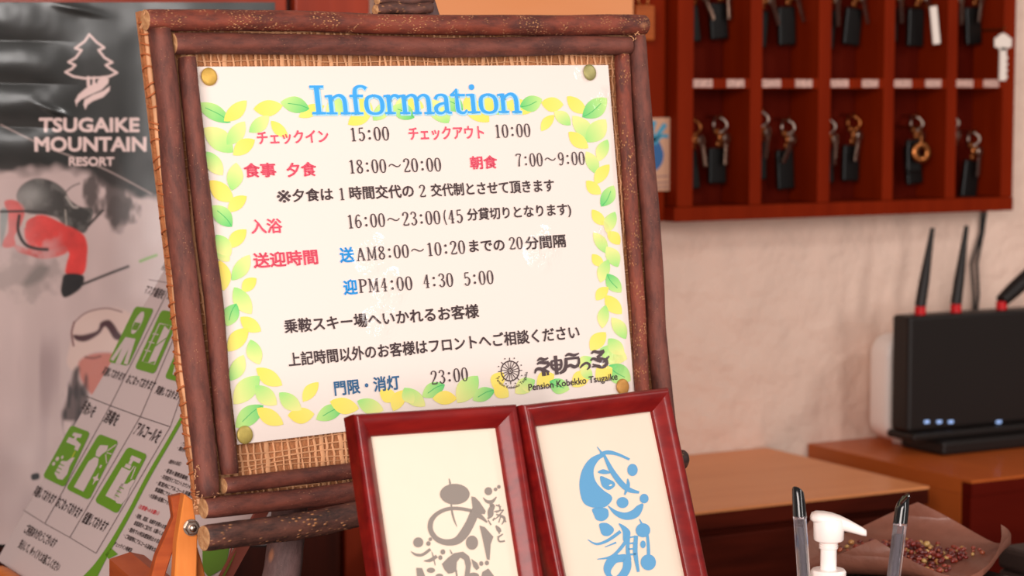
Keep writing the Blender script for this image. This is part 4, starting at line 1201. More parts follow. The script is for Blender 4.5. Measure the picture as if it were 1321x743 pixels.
# serif digits like the sheet's: drawn as pen strokes in a 0..1 by 0..1 box (y down)
DG = {
    '0': [[(.5, .02, .07), (.24, .12, .12), (.13, .5, .19), (.24, .88, .12), (.5, .98, .07), (.76, .88, .12), (.87, .5, .19), (.76, .12, .12), (.5, .02, .07)]],
    '1': [[(.25, .14, .08), (.42, .08, .1), (.54, .01, .1)], [(.54, .01, .17), (.54, .96, .17)], [(.26, .97, .07), (.82, .97, .07)]],
    '2': [[(.16, .26, .17), (.2, .1, .12), (.48, .02, .08), (.78, .1, .14), (.82, .28, .18), (.6, .55, .13), (.3, .78, .1), (.14, .95, .12)], [(.14, .95, .13), (.84, .95, .13), (.88, .82, .08)]],
    '3': [[(.18, .2, .15), (.28, .05, .1), (.56, .03, .09), (.8, .16, .16), (.76, .36, .13), (.45, .46, .08)], [(.45, .46, .08), (.78, .56, .13), (.86, .76, .18), (.66, .94, .12), (.38, .97, .09), (.16, .82, .16)]],
    '4': [[(.64, .02, .16), (.64, .97, .17)], [(.62, .04, .09), (.12, .68, .09), (.9, .68, .1)], [(.42, .97, .07), (.86, .97, .07)]],
    '5': [[(.24, .05, .1), (.8, .05, .12)], [(.25, .05, .1), (.22, .45, .1)], [(.22, .45, .08), (.5, .36, .08), (.8, .5, .15), (.84, .72, .18), (.62, .94, .12), (.36, .97, .09), (.15, .82, .16)]],
    '6': [[(.78, .14, .14), (.56, .03, .09), (.28, .16, .12), (.14, .55, .18), (.22, .86, .13), (.5, .97, .08), (.78, .86, .13), (.85, .68, .17), (.74, .5, .12), (.5, .43, .08), (.24, .54, .1)]],
    '7': [[(.12, .18, .08), (.15, .05, .12), (.86, .05, .12)], [(.85, .06, .1), (.58, .42, .13), (.46, .97, .18)]],
    '8': [[(.5, .02, .08), (.24, .1, .13), (.2, .28, .15), (.5, .46, .12), (.82, .66, .16), (.78, .88, .14), (.5, .98, .08), (.2, .88, .14), (.17, .68, .15), (.5, .46, .1), (.78, .28, .13), (.74, .1, .13), (.5, .02, .08)]],
    '9': [[(.2, .86, .14), (.44, .97, .09), (.72, .84, .12), (.86, .45, .18), (.78, .14, .13), (.5, .03, .08), (.22, .14, .13), (.15, .32, .17), (.26, .5, .12), (.5, .57, .08), (.76, .46, .1)]],
    ':': [[(.42, .3, .2), (.58, .3, .2)], [(.42, .82, .2), (.58, .82, .2)]],
    '～': [[(.06, .56, .06), (.18, .42, .1), (.34, .42, .12), (.6, .56, .12), (.8, .56, .1), (.94, .42, .06)]],
    '(': [[(.85, -.02, .06), (.6, .25, .11), (.55, .52, .13), (.62, .8, .11), (.85, 1.08, .06)]],
    'A': [[(.46, .03, .08), (.14, .96, .08)], [(.5, .03, .2), (.84, .96, .18)], [(.26, .66, .07), (.7, .66, .07)], [(.0, .97, .06), (.3, .97, .06)], [(.64, .97, .06), (1.0, .97, .06)]],
    'M': [[(.16, .04, .08), (.16, .96, .08)], [(.18, .04, .17), (.5, .9, .1)], [(.5, .9, .06), (.82, .04, .08)], [(.84, .04, .17), (.84, .96, .17)], [(.0, .97, .06), (.32, .97, .06)], [(.66, .97, .06), (1.0, .97, .06)], [(.02, .03, .06), (.22, .03, .06)], [(.8, .03, .06), (1.0, .03, .06)]],
    'P': [[(.26, .03, .18), (.26, .96, .18)], [(.04, .97, .06), (.5, .97, .06)], [(.04, .03, .06), (.3, .03, .06)], [(.26, .04, .07), (.66, .05, .1), (.9, .16, .16), (.9, .38, .16), (.66, .5, .1), (.28, .52, .07)]],
}
ADV = {':': .9, '～': 2.0, ' ': 1.0, 'A': 1.25, 'M': 1.45, 'P': 1.1, '(': .8}


def digits(pr, s, p0, p1, h, c=DARK):
    adv = [ADV.get(ch, 1.0) for ch in s]; tot = sum(adv); x = 0
    p0 = np.array(p0, float); p1 = np.array(p1, float); d = p1 - p0; L = np.linalg.norm(d)
    up = np.array([-lean(p0[0]) * h, -h]); unit = L / tot
    for ch, a in zip(s, adv):
        for k_, st in enumerate(DG.get(ch, [])):
            w = .84 * a
            pts = [tuple(p0 + d * ((x + a * .08 + w * px) / tot) + up * (1 - py)) + (max(pw * unit * 1.25, 1.25),) for px, py, pw in st]
            if ch == ':':
                cc = (np.array(pts[0][:2]) + np.array(pts[1][:2])) / 2; pr.ell(cc[0], cc[1], unit * .15, unit * .16, c, 1 + k_); continue
            pr.ribbon(pts, c, 1 + k_ % 3, smooth=len(pts) > 2 and ch not in '14A(' or ch == '(', k=5)
        x += a


def dline(items, extra=()):
    pr = Print()
    for (s, p0, p1, h) in items: digits(pr, s, p0, p1, h)
    for (s, p0, p1, h, c, bold) in extra: pr.text(s, p0, p1, h, c, bold=bold, layer=1, lean=lean(p0[0]))
    return pr.build('text_line', BOARD, M_ink, sheet, base=.0005, step=.00004)


B1, B2 = .012, .022
line([('チェックイン', (332, 187), (424, 184.5), 17.5, PINK, B2)])
dline([('15:00', (450.5, 182.5), (503, 181), 17.5)])
line([('チェックアウト', (527.4, 181.5), (624.5, 179.5), 17.5, PINK, B2)])
dline([('10:00', (637, 178), (685, 176.5), 17)])
line([('食事', (315, 229.5), (356.5, 228.5), 19, PINK, .03), ('夕食', (370, 229), (408.5, 227.5), 19, PINK, .03)])
dline([('18:00～20:00', (449, 224), (570, 221), 17.5)])
line([('朝食', (606.5, 219), (641.5, 217.5), 17.5, PINK, .03)])
dline([('7:00～9:00', (665, 215.5), (755, 212.5), 17)])
line([('※', (357.5, 262), (375.5, 261.2), 16.5, DARK, .004), ('夕食は', (377.5, 261), (430, 258.8), 17, DARK, B2), ('時間交代の', (451, 258), (534, 254.8), 17.5, DARK, B2), ('交代制とさせて頂きます', (556, 254), (715, 247.5), 17, DARK, B2)])
dline([('1', (436, 258.3), (446, 258), 15.5)])
dline([('2', (540, 254.4), (550, 254), 15.5)])
line([('入浴', (324, 302), (364.5, 300.5), 19, PINK, B2)])
dline([('16:00～23:00(45', (447, 295), (598, 287.5), 17.5)], [('分貸切りとなります)', (603, 287.5), (737, 280), 18.5, DARK, B2)])
line([('送迎時間', (327, 346.5), (410.5, 341), 20, PINK, .03)])
dline([('AM8:00～10:20', (459, 337), (601, 327), 17)], [('送', (438.4, 339.5), (457.4, 338), 20, SKY, .03), ('までの', (605.5, 325.5), (651, 323.5), 15.5, DARK, B2), ('分間隔', (678, 322.5), (730, 319), 17, DARK, B2)])
dline([('20', (656, 322), (675, 321), 15.5)])
dline([('PM4:00', (462, 378), (533, 373.8), 17.5), ('4:30', (545, 371.8), (585.5, 369.5), 17.5), ('5:00', (597.5, 369), (637.5, 366), 17.5)], [('迎', (443.4, 381), (461.5, 379.5), 20, SKY, .03)])
line([('乗鞍スキー場へいかれるお客様', (367, 430.5), (618, 410), 18.5, DARK, B2)])
line([('上記時間以外のお客様はフロントへご相談ください', (372.4, 473.5), (747.7, 437), 18.5, DARK, B2)])
line([('門限・消灯', (431.5, 511), (516, 502.5), 19.5, STEEL, .026)])
dline([('23:00', (555, 496.5), (604.5, 491), 17.5)])
pr = Print(); pr.text('Pension Kobekko Tsugaike', (681.5, 507), (796.5, 492.5), 11.5, DARK, bold=.02, lean=.09); pr.build('text_line', BOARD, M_ink, sheet, base=.0005)

# title, slab-serif letters as strokes; x in x-heights, y up from the baseline
S_ = .17
GL = {
    'I': (.62, [[(.31, 0, .24), (.31, 1.45, .24)], [(.0, .06, .12), (.62, .06, .12)], [(.0, 1.4, .12), (.62, 1.4, .12)]]),
    'n': (1.06, [[(.24, 0, .2), (.24, .98, .2)], [(.0, .05, .1), (.48, .05, .1)], [(.62, .05, .1), (1.06, .05, .1)], [(.84, 0, .2), (.84, .66, .2), (.74, .9, .17), (.54, .95, .13), (.26, .74, .12)], [(.0, .9, .1), (.24, .93, .12)]]),
    'f': (.86, [[(.26, 0, .2), (.26, 1.1, .2), (.36, 1.36, .16), (.6, 1.42, .12), (.8, 1.3, .18)], [(.0, .05, .1), (.56, .05, .1)], [(.0, .93, .12), (.62, .93, .12)]]),
    'o': (.96, [[(.48, .96, .12), (.18, .82, .17), (.1, .48, .21), (.18, .14, .17), (.48, 0.03, .12), (.78, .14, .17), (.86, .48, .21), (.78, .82, .17), (.48, .96, .12)]]),
    'r': (.80, [[(.24, 0, .2), (.24, .98, .2)], [(.0, .05, .1), (.52, .05, .1)], [(.26, .66, .1), (.42, .9, .13), (.6, .94, .14), (.74, .82, .18)], [(.0, .9, .1), (.24, .93, .12)]]),
    'm': (1.6, [[(.24, 0, .2), (.24, .98, .2)], [(.0, .05, .1), (.48, .05, .1)], [(.58, .05, .1), (1.0, .05, .1)], [(1.12, .05, .1), (1.6, .05, .1)],
               [(.8, 0, .2), (.8, .7, .2), (.7, .92, .15), (.5, .94, .12), (.26, .74, .11)], [(1.36, 0, .2), (1.36, .7, .2), (1.26, .92, .15), (1.06, .94, .12), (.84, .74, .11)], [(.0, .9, .1), (.24, .93, .12)]]),
    'a': (.9, [[(.1, .74, .18), (.22, .92, .13), (.46, .96, .12), (.64, .84, .18), (.66, .6, .2), (.66, .22, .2), (.74, .07, .13), (.9, .06, .09)], [(.64, .56, .1), (.3, .48, .14), (.1, .3, .2), (.16, .08, .15), (.4, .04, .12), (.64, .2, .11)]]),
    't': (.76, [[(.3, 1.26, .1), (.3, .3, .2), (.38, .08, .15), (.58, .04, .12), (.72, .2, .09)], [(.0, .93, .12), (.68, .93, .12)], [(.06, .95, .1), (.3, 1.2, .08)]]),
    'i': (.52, [[(.26, 0, .2), (.26, .98, .2)], [(.0, .05, .1), (.52, .05, .1)], [(.0, .92, .1), (.26, .93, .12)]]),
}
pr = Print(); glow = Print()
for ch, xa, xb, yb in [('I', 399.5, 417.5, 147.7), ('n', 418, 449.5, 147.6), ('f', 450, 474, 147.6), ('o', 468, 494, 147.6), ('r', 493.5, 515, 147.3), ('m', 513, 557.5, 147.2), ('a', 557.5, 580, 147), ('t', 579.5, 601, 146.6), ('i', 600, 616.5, 146.2), ('o', 615.5, 640.5, 146.2), ('n', 640, 670, 145.8)]:
    w, st = GL[ch]; sx = (xb - xa) / w; xh = 25.5
    ln = lean(xa)
    for k_, s_ in enumerate(st):
        pts = [(xa + 2.6 + sx * (px - .0) - ln * xh * py, yb - xh * py, pw * xh * 1.02) for px, py, pw in s_]
        sm_ = len(pts) > 3
        pr.ribbon(pts, TITLE, 3 + k_, smooth=sm_, k=6)
        glow.ribbon([(p[0] + .8, p[1] + .8, p[2] + 2.6) for p in pts], rgb(168, 220, 246), 1, smooth=sm_)
    if ch == 'i': pr.ell(xa + 7.6, 112.5, 3.6, 3.8, TITLE, 3)
glow.build('title_outline', BOARD, M_ink, sheet, base=.00048, step=.00002)
pr.build('title', BOARD, M_ink, sheet, base=.0005, step=.00002)

# ship's wheel emblem
pr = Print(); cx, cy, rx, ry = 657.4, 478.6, 11.6, 12.8
circ = lambda f, n=36: [(cx + rx * f * math.cos(i * 2 * math.pi / n), cy + ry * f * math.sin(i * 2 * math.pi / n)) for i in range(n + 1)]
pr.ribbon(circ(1.0), DARK, 1, w=1.5, smooth=False); pr.ribbon(circ(.22, 16), DARK, 1, w=1.1, smooth=False); pr.ell(cx, cy, 1.1, 1.1, DARK, 2)
for i in range(16):
    a = i * math.pi / 8 + .1; r1_ = .96
    pr.ribbon([(cx + rx * .25 * math.cos(a), cy + ry * .25 * math.sin(a)), (cx + rx * r1_ * math.cos(a), cy + ry * r1_ * math.sin(a))], DARK, 2, w=.95, smooth=False)
for i in range(8):
    a = -math.pi / 2 - .05 + i * math.pi / 4
    pr.ribbon([(cx + rx * 1.0 * math.cos(a), cy + ry * 1.0 * math.sin(a)), (cx + rx * 1.34 * math.cos(a), cy + ry * 1.34 * math.sin(a))], DARK, 2, w=1.1, smooth=False)
    a += math.pi / 8; pr.ell(cx + rx * 1.36 * math.cos(a), cy + ry * 1.36 * math.sin(a), .9, .9, DARK, 2, n=8)
V2, F2 = bold_mesh('Pension Kobekko Tsugaike', .015, 2); lo, hi = V2.min(0), V2.max(0); Q = (V2 - lo) / (hi - lo)
ang = math.radians(155) - Q[:, 0] * math.radians(152); rr2 = 21.5 - (1 - Q[:, 1]) * -5.0 - 2.5 + 0
pts = [(cx + 1 + (rr2[i] * .95) * math.cos(ang[i]), cy + 0 + rr2[i] * math.sin(ang[i])) for i in range(len(Q))]
pr.raw(pts, F2, DARK, 2)
pr.build('ship_wheel_emblem', BOARD, M_ink, sheet, base=.0005, step=.00004)
# brushed logo characters
pr = Print(); cl = (.1514, 620, 440); LG = rgb(84, 68, 70)
for k_, st in enumerate([
    [(478, 170, 8), (505, 150, 18), (540, 158, 18), (572, 142, 8)], [(476, 198, 10), (505, 182, 20), (545, 186, 20), (577, 178, 18)], [(572, 180, 18), (572, 205, 18), (545, 228, 16), (510, 238, 14)],
    [(458, 276, 8), (470, 244, 18), (500, 236, 22), (545, 252, 22), (582, 262, 10)], [(530, 245, 26), (537, 298, 26)], [(566, 262, 16), (570, 292, 16)],
    [(600, 172, 16), (600, 215, 16), (620, 240, 16), (645, 245, 16), (672, 236, 16), (684, 205, 16), (680, 160, 16)], [(596, 172, 13), (686, 160, 13)], [(600, 206, 12), (682, 200, 12)], [(632, 124, 22), (646, 286, 24)],
    [(716, 130, 8), (745, 112, 18), (790, 120, 18), (834, 104, 8)], [(712, 154, 16), (836, 140, 16)], [(722, 150, 20), (722, 205, 22), (708, 248, 24), (668, 276, 14)], [(830, 145, 16), (832, 190, 16), (812, 210, 14)],
    [(728, 224, 14), (760, 206, 20), (795, 220, 22), (834, 205, 12)],
    [(842, 232, 6), (858, 210, 14), (890, 188, 16), (918, 196, 16), (922, 220, 14), (902, 244, 8)],
    [(938, 108, 10), (962, 88, 18), (1000, 96, 20), (1048, 80, 16)], [(1044, 86, 18), (1015, 118, 18), (985, 138, 14)], [(985, 138, 12), (1030, 150, 16), (1062, 160, 20)],
    [(930, 168, 8), (955, 150, 18), (1000, 166, 22), (1045, 168, 20), (1090, 128, 10)], [(1062, 160, 24), (1068, 195, 22), (1040, 220, 20), (1000, 216, 22), (948, 196, 8)], [(942, 222, 8), (975, 212, 16), (1020, 224, 14)]]):
    pr.ribbon([(p[0], p[1], p[2] * 1.35) for p in crop(*cl, st)], LG, 1 + k_, smooth=len(st) > 2)
pr.build('brushed_logo', BOARD, M_ink, sheet, base=.0005, step=.00001)

# thumbtacks
for (u, v, c, lb) in [(269.5, 99, (214, 172, 84), 'yellow brass thumbtack at the upper left corner of the sheet'), (760.5, 93.5, (168, 160, 104), 'greenish brass thumbtack at the upper right corner of the sheet'),
                      (315.5, 561, (196, 176, 96), 'olive brass thumbtack at the lower left corner of the sheet'), (803, 499, (200, 146, 78), 'brass thumbtack half hidden above the right red frame')]:
    p = BOARD.p(u, v, .0008); r = root('thumbtack', tuple(p), lb, 'thumbtack', 'brass thumbtacks of the sheet')
    R = .0052; mt = basic('tack_brass', rgb(*c), rough=.5, metal=.45, var=.12, scale=300)
    b = MB(); b.lathe([(R, 0), (R * 1.0, .0005), (R * .94, .0009), (R * .7, .0013), (R * .4, .0015), (.0003, .0016)], p, BN, 32); b.build('head', mt, r, smooth=True)
    b = MB(); b.tube([p - BN * .00005, p - BN * .006], [.0005, .0001], 8); b.build('pin', M_steel, r)

# ================================================================== RED PICTURE FRAMES
M_red = wood('red_mahogany_lacquer', rgb(104, 14, 16), rgb(134, 24, 20), scale=25, stretch=(1, 6, 6), rough=.36, coat=.2, bump=.03)
M_card = basic('cream_card_print', rgb(236, 217, 197), rough=.7, var=.015, scale=40)
M_back = basic('dark_backing', rgb(48, 22, 16), rough=.8)


def photo_frame(o, R, W, H, rw, label, lb2):
    o = Vector(o); ex = Vector((R[0][0], R[1][0], R[2][0])); ey = Vector((R[0][1], R[1][1], R[2][1])); en = Vector((R[0][2], R[1][2], R[2][2]))
    base = o + ex * W / 2 - ey * H
    t = root('picture_frame', tuple(base), label, 'picture frame', 'red wooden picture frames')
    P = lambda x, y, z: o + ex * x - ey * y + en * z
    prof = [(0, -.011), (0, -.001), (.06, .0008), (.18, .0016), (.35, .0012), (.6, -.0008), (.85, -.0034), (.97, -.0046), (1, -.0052), (1, -.0068), (1, -.011)]
    cor = [(0, 0, 1, 1), (W, 0, -1, 1), (W, H, -1, -1), (0, H, 1, -1)]
    for i in range(4):
        c0, c1 = cor[i], cor[(i + 1) % 4]; v = []
        for c in (c0, c1):
            for f_, z in prof: v.append(P(c[0] + c[2] * f_ * rw, c[1] + c[3] * f_ * rw, z))
        n = len(prof)
        fs = [[j, j + 1, n + j + 1, n + j] for j in range(n - 1)] + [[n - 1, 0, n, 2 * n - 1]] + [list(range(n)), list(range(2 * n - 1, n - 1, -1))]
        ob = mesh_obj('frame_rail', [tuple(q) for q in v], fs, M_red, t); autosmooth(ob, 45)
    def slab(name, x0, y0, x1, y1, z0, z1, m):
        b = MB(); v = [P(x0, y0, z0), P(x1, y0, z0), P(x1, y1, z0), P(x0, y1, z0), P(x0, y0, z1), P(x1, y0, z1), P(x1, y1, z1), P(x0, y1, z1)]
        b.add([tuple(q) for q in v], [(0, 1, 2, 3), (4, 7, 6, 5), (0, 4, 5, 1), (1, 5, 6, 2), (2, 6, 7, 3), (3, 7, 4, 0)]); return b.build(name, m, t)
    slab('card', rw, rw, W - rw, H - rw, -.0071, -.0082, M_card)
    slab('backboard', rw, rw, W - rw, H - rw, -.0083, -.011, M_back)
    # easel strut behind
    b = MB(); s0 = P(W / 2, H * .3, -.0112); e0 = Vector((s0.x + en.x * -.03, s0.y - en.y * .03, STAND + .0005))
    b.tube([s0, e0], [.004, .005], 8); b.build('strut', M_back, t)
    return t, Plane(P(0, 0, -.0071), en)


STAND = .8660
RA = [[0.99605, -4e-05, 0.08879], [0.08426, 0.31574, -0.9451], [-0.028, 0.94884, 0.3145]]
RB = [[0.96157, -0.06481, 0.26679], [0.27404, 0.28582, -0.91826], [-0.01674, 0.95609, 0.29259]]
fa, PA = photo_frame((0.50608, 1.07892, 1.02532), RA, .105, .165, .0118, 'red wooden frame with grey brush lettering, left of two', '')
fb, PBk = photo_frame((0.61383, 1.08667, 1.02186), RB, .1245, .1625, .0125, 'red wooden frame with blue brush lettering, right of two', '')
b = MB(); b.box((.47, .99, .8003), (.742, 1.125, STAND), bev=.002)
tag(b.build('display_plinth', M_counter), 'low brown wooden plinth under the two red picture frames', 'plinth')
M_brush = vmat('brush_ink', rough=.75)
pr = Print(); ca_ = (.19252, 520, 600); GI = rgb(140, 130, 122)
E_ = lambda cr, x, y, rx, ry, c, l=1, rot=0: pr.ell(cr[1] + x * cr[0], cr[2] + y * cr[0], rx * cr[0], ry * cr[0], c, l, 22, rot)
for k_, st in enumerate([
    [(535, 218, 4), (560, 243, 20), (595, 245, 24), (625, 213, 6)],
    [(578, 262, 12), (598, 275, 32), (582, 310, 34), (575, 345, 16)], [(600, 300, 10), (590, 335, 24), (565, 360, 10)], [(568, 368, 8), (588, 402, 10)], [(612, 352, 8), (600, 372, 12)],
    [(620, 268, 10), (655, 280, 8)], [(640, 262, 8), (648, 300, 10), (622, 318, 8)], [(610, 312, 10), (672, 300, 8)], [(672, 300, 8), (640, 340, 10), (612, 365, 5)], [(622, 330, 8), (665, 345, 18), (678, 365, 16), (660, 398, 6)], [(652, 345, 8), (640, 385, 8)], [(668, 350, 8), (688, 382, 10)],
    [(620, 405, 8), (638, 430, 30), (652, 448, 16)], [(630, 428, 8), (645, 462, 8)], [(628, 482, 5), (668, 462, 8)], [(662, 466, 8), (636, 488, 10), (646, 512, 12), (680, 508, 12)],
    [(306, 90, 4), (313, 120, 12), (320, 200, 10), (322, 270, 10), (328, 320, 13), (342, 370, 11), (360, 414, 3)],
    [(455, 305, 22), (370, 291, 24), (290, 296, 26), (222, 330, 28), (185, 380, 34), (185, 440, 34), (225, 495, 36), (290, 518, 42), (360, 506, 52), (410, 455, 62), (450, 385, 60), (478, 320, 60), (500, 290, 54)],
    [(490, 325, 44), (530, 355, 26), (562, 384, 10)], [(312, 565, 4), (326, 595, 12)], [(352, 700, 12), (362, 760, 12)],
    [(50, 578, 4), (85, 600, 18), (130, 600, 20), (182, 563, 20)], [(190, 578, 3), (200, 612, 9), (214, 672, 6)], [(138, 642, 5), (180, 638, 24), (225, 610, 22)]]):
    pr.ribbon(crop(*ca_, st), GI, 1 + k_ % 4, smooth=len(st) > 2)
for (x, y, rx, ry) in [(570, 175, 26, 27), (618, 163, 12, 12), (640, 146, 12, 13), (345, 195, 100, 70), (460, 520, 41, 48), (522, 660, 14, 16), (560, 656, 14, 16), (470, 742, 38, 22), (100, 518, 34, 34), (181, 497, 12, 13), (168, 526, 15, 16), (265, 582, 16, 18), (248, 620, 14, 16), (185, 705, 28, 18), (242, 745, 26, 18)]:
    E_(ca_, x, y, rx, ry, GI, 5)
for k_, pl in enumerate([[(455, 210), (480, 215), (510, 245), (552, 308), (545, 330), (500, 325), (465, 300)], [(510, 405), (545, 415), (603, 480), (585, 530), (578, 637), (560, 632), (545, 560), (528, 480)],
           [(258, 663), (300, 620), (340, 590), (400, 580), (440, 610), (454, 660), (440, 760), (408, 760), (418, 680), (408, 635), (382, 620), (358, 650), (354, 710), (330, 724), (300, 728), (275, 700)],
           [(455, 628), (495, 655), (510, 690), (490, 705), (468, 680)], [(520, 760), (530, 715), (570, 693), (620, 760)], [(86, 688), (125, 690), (152, 760), (92, 760)]]):
    pr.poly(crop(*ca_, pl), GI, 6 + k_ % 2, smooth=False)
pr.build('grey_brush_lettering', PA, M_brush, fa, base=.0002, step=.00002)
pr = Print(); cb_ = (.24621, 730, 560); BI = rgb(96, 160, 204)
for k_, pl in enumerate([[(195, 98), (130, 125), (88, 180), (70, 250), (76, 320), (96, 365), (140, 385), (200, 384), (238, 350), (236, 322), (200, 297), (165, 262), (147, 225), (146, 180), (170, 138), (205, 112)],
           [(165, 200), (195, 184), (234, 202), (200, 210)], [(180, 220), (215, 232), (250, 250), (255, 272), (225, 293), (195, 280), (182, 255)], [(275, 468), (312, 485), (336, 512), (330, 545), (300, 560), (296, 510)],
           [(137, 392), (175, 386), (215, 392), (222, 430), (195, 455), (160, 450), (146, 425)], [(175, 470), (212, 466), (246, 490), (248, 512), (222, 534), (190, 528), (178, 500)]]):
    pr.poly(crop(*cb_, pl), BI, 1 + k_ % 2, smooth=True)
for k_, st in enumerate([
    [(178, 104, 14), (220, 96, 22), (270, 106, 16), (332, 133, 12)], [(162, 66, 3), (190, 104, 12)], [(196, 104, 12), (238, 190, 26), (288, 258, 30), (330, 292, 26), (382, 306, 12)], [(322, 234, 5), (324, 270, 20), (306, 318, 8)],
    [(220, 376, 4), (260, 412, 24), (310, 430, 38), (358, 418, 46), (384, 388, 36), (402, 366, 10)],
    [(113, 553, 4), (160, 576, 12), (220, 556, 16), (285, 510, 18)], [(203, 592, 4), (262, 568, 10)], [(322, 530, 14), (300, 580, 18), (240, 640, 14), (163, 656, 4)],
    [(300, 655, 30), (250, 655, 50), (218, 700, 44), (225, 740, 26), (260, 765, 20)], [(250, 650, 20), (310, 650, 40), (318, 700, 44), (290, 745, 40), (250, 765, 20)],
    [(328, 520, 16), (322, 600, 20), (330, 660, 24)], [(366, 532, 20), (362, 620, 24), (378, 722, 14)], [(330, 542, 8), (366, 536, 8)], [(326, 574, 9), (362, 570, 9)], [(326, 603, 8), (362, 600, 8)], [(326, 632, 10), (366, 628, 10)],
    [(384, 445, 4), (400, 478, 14)], [(424, 520, 14), (430, 580, 16), (432, 650, 18)]]):
    pr.ribbon(crop(*cb_, st), BI, 3 + k_ % 4, smooth=len(st) > 2)
for (x, y, rx, ry) in [(347, 188, 27, 32), (408, 338, 23, 25), (295, 359, 31, 29), (402, 504, 38, 37), (402, 578, 14, 20), (430, 672, 40, 42)]:
    E_(cb_, x, y, rx, ry, BI, 8)
E_(cb_, 232, 268, 9, 4, rgb(250, 228, 198), 9, -.4)
pr.build('blue_brush_lettering', PBk, M_brush, fb, base=.0002, step=.00002)

# ================================================================== SMALL PINE EASEL OF THE NOTICE
M_pine = wood('orange_pine', rgb(210, 112, 46), rgb(232, 140, 66), scale=12, stretch=(8, 8, 1), rough=.5, coat=.1, bump=.05)
M_pined = wood('reddish_pine', rgb(158, 70, 34), rgb(186, 90, 44), scale=18, stretch=(1, 1, 8), rough=.5, coat=.1, bump=.05)
E1 = Plane(CAM + FWD * 1.34, -FWD)
pe = root('pine_easel', tuple(E1.p(235, 800)), 'small orange pine easel with a steel bolt beside the branch crossbar', 'easel')


def bar_px(name, quad_px, depth0, th, m):
    pl = Plane(CAM + FWD * depth0, -FWD + RGT * .35)
    f_ = [pl.p(*q) for q in quad_px]; n_ = Vector(pl.n); bk2 = [p - n_ * th for p in f_]
    k = len(f_)
    b = MB(); b.add([tuple(p) for p in f_ + bk2], [list(range(k)), list(range(2 * k - 1, k - 1, -1))] + [[i, (i + 1) % k, k + (i + 1) % k, k + i][::-1] for i in range(k)])
    ob = b.build(name, m, pe)
    bm = bmesh.new(); bm.from_mesh(ob.data); bmesh.ops.recalc_face_normals(bm, faces=bm.faces)
    bmesh.ops.bevel(bm, geom=bm.edges[:], offset=.0006, segments=1, affect='EDGES'); bm.to_mesh(ob.data); bm.free(); return ob


bar_px('post', [(238, 637), (249, 645), (255, 690), (251, 870), (218, 870), (228, 700)], 1.335, .012, M_pine)
bar_px('cross_post', [(220, 641), (237, 637), (240, 660), (214, 740), (196, 820), (176, 820), (202, 718), (224, 668)], 1.352, .010, M_pined)
bar_px('rear_post', [(250, 690), (262, 730), (290, 860), (272, 860), (246, 720)], 1.36, .008, M_pine)
# horizontal ledge bar with a chamfered end, coming towards the camera
pl = Plane(CAM + FWD * 1.40, -FWD)
e_ = [pl.p(*q) for q in ((141, 721), (168, 712), (186, 716), (186, 752), (141, 762))]
FH = Vector((FWD[0], FWD[1], 0)).normalized()
bkd = (Vector(tuple(RGT)) * .029 - FH * .069).normalized() * .13
b = MB(); b.add([tuple(p) for p in e_] + [tuple(p + bkd) for p in e_], [list(range(5)), list(range(9, 4, -1))] + [[i, (i + 1) % 5, 5 + (i + 1) % 5, 5 + i][::-1] for i in range(5)])
ob = b.build('ledge', M_pined, pe)
# long ledge that the notice stands on, rounded nose at the left
a = Vector(bl) - Vector(nL) * -.010; c = a + Vector(LA) * .37
b = MB(); b.tube([a - Vector(LA) * .0 + Vector((0, -.035, -.014)), c + Vector((0, 0, -.014))], .0115, 14); b.build('ledge', M_pine, pe, smooth=True)
for k in (.10, .30):
    q = Vector(bl) + Vector(LA) * k
    b = MB(); b.tube([(q.x - .012, q.y, q.z - .02), (q.x - .02, q.y, .8045)], .007, 10); b.build('foot', M_pine, pe, smooth=True)
    b = MB(); b.tube([(q.x + .012, q.y, q.z - .004), (q.x + .012 + .10, q.y, q.z + .157)], .005, 10); b.build('back_support', M_pine, pe, smooth=True)
# bolt and hex nut
pn = Plane(CAM + FWD * 1.333, -FWD + RGT * .35); cbt = pn.p(247, 680.5); nb = Vector(pn.n)
b = MB(); b.lathe([(.0042, 0), (.0042, .0026), (.0036, .0032)], cbt, nb, 6); b.build('hex_nut', M_steel, pe)
b = MB(); b.lathe([(.0047, -.0004), (.0047, .0003)], cbt, nb, 24); b.build('washer', M_steel, pe)
b = MB(); b.lathe([(.0021, 0), (.0021, .0048), (.0016, .0054)], cbt + nb * .0002, nb, 20); b.build('bolt', M_steel, pe, smooth=True)

# ================================================================== PUMP BOTTLE
M_pump = basic('white_pump_plastic', rgb(250, 236, 230), rough=.3, coat=.3)
D0 = 1.28
pp = Plane(CAM + FWD * D0, -FWD); c0 = pp.p(1069, 700); px = float(D0 / FP)
t = root('pump_bottle', (c0.x, c0.y, .8), 'white pump dispenser bottle between two pens', 'bottle')
zc = lambda y: pp.p(1069, y).z
b = MB(); b.lathe([(18, zc(706) * 0)] if False else [(18 * px, zc(697)), (19.5 * px, zc(695)), (20 * px, zc(672)), (18 * px, zc(668))], (c0.x, c0.y, 0), (0, 0, 1), 32)
b.build('pump_collar', M_pump, t, smooth=False); autosmooth(bpy.data.objects[-1] if False else t.children[-1], 40)
b = MB()
prof = [(10.5, 740), (10.5, 708)]
y = 707
for k in range(3): prof += [(12.2, y), (12.2, y - 1.6), (10.8, y - 2.2), (10.8, y - 3.0)]; y -= 3.2
prof += [(11, 696)]
b.lathe([(r * px, zc(q)) for r, q in prof], (c0.x, c0.y, 0), (0, 0, 1), 28); b.build('stem', M_pump, t); autosmooth(t.children[-1], 40)
b = MB(); b.lathe([(22 * px, zc(775)), (23 * px, zc(772)), (23 * px, zc(738)), (21 * px, zc(735)), (10 * px, zc(734.5))], (c0.x, c0.y, 0), (0, 0, 1), 32); b.build('cap', M_pump, t); autosmooth(t.children[-1], 40)
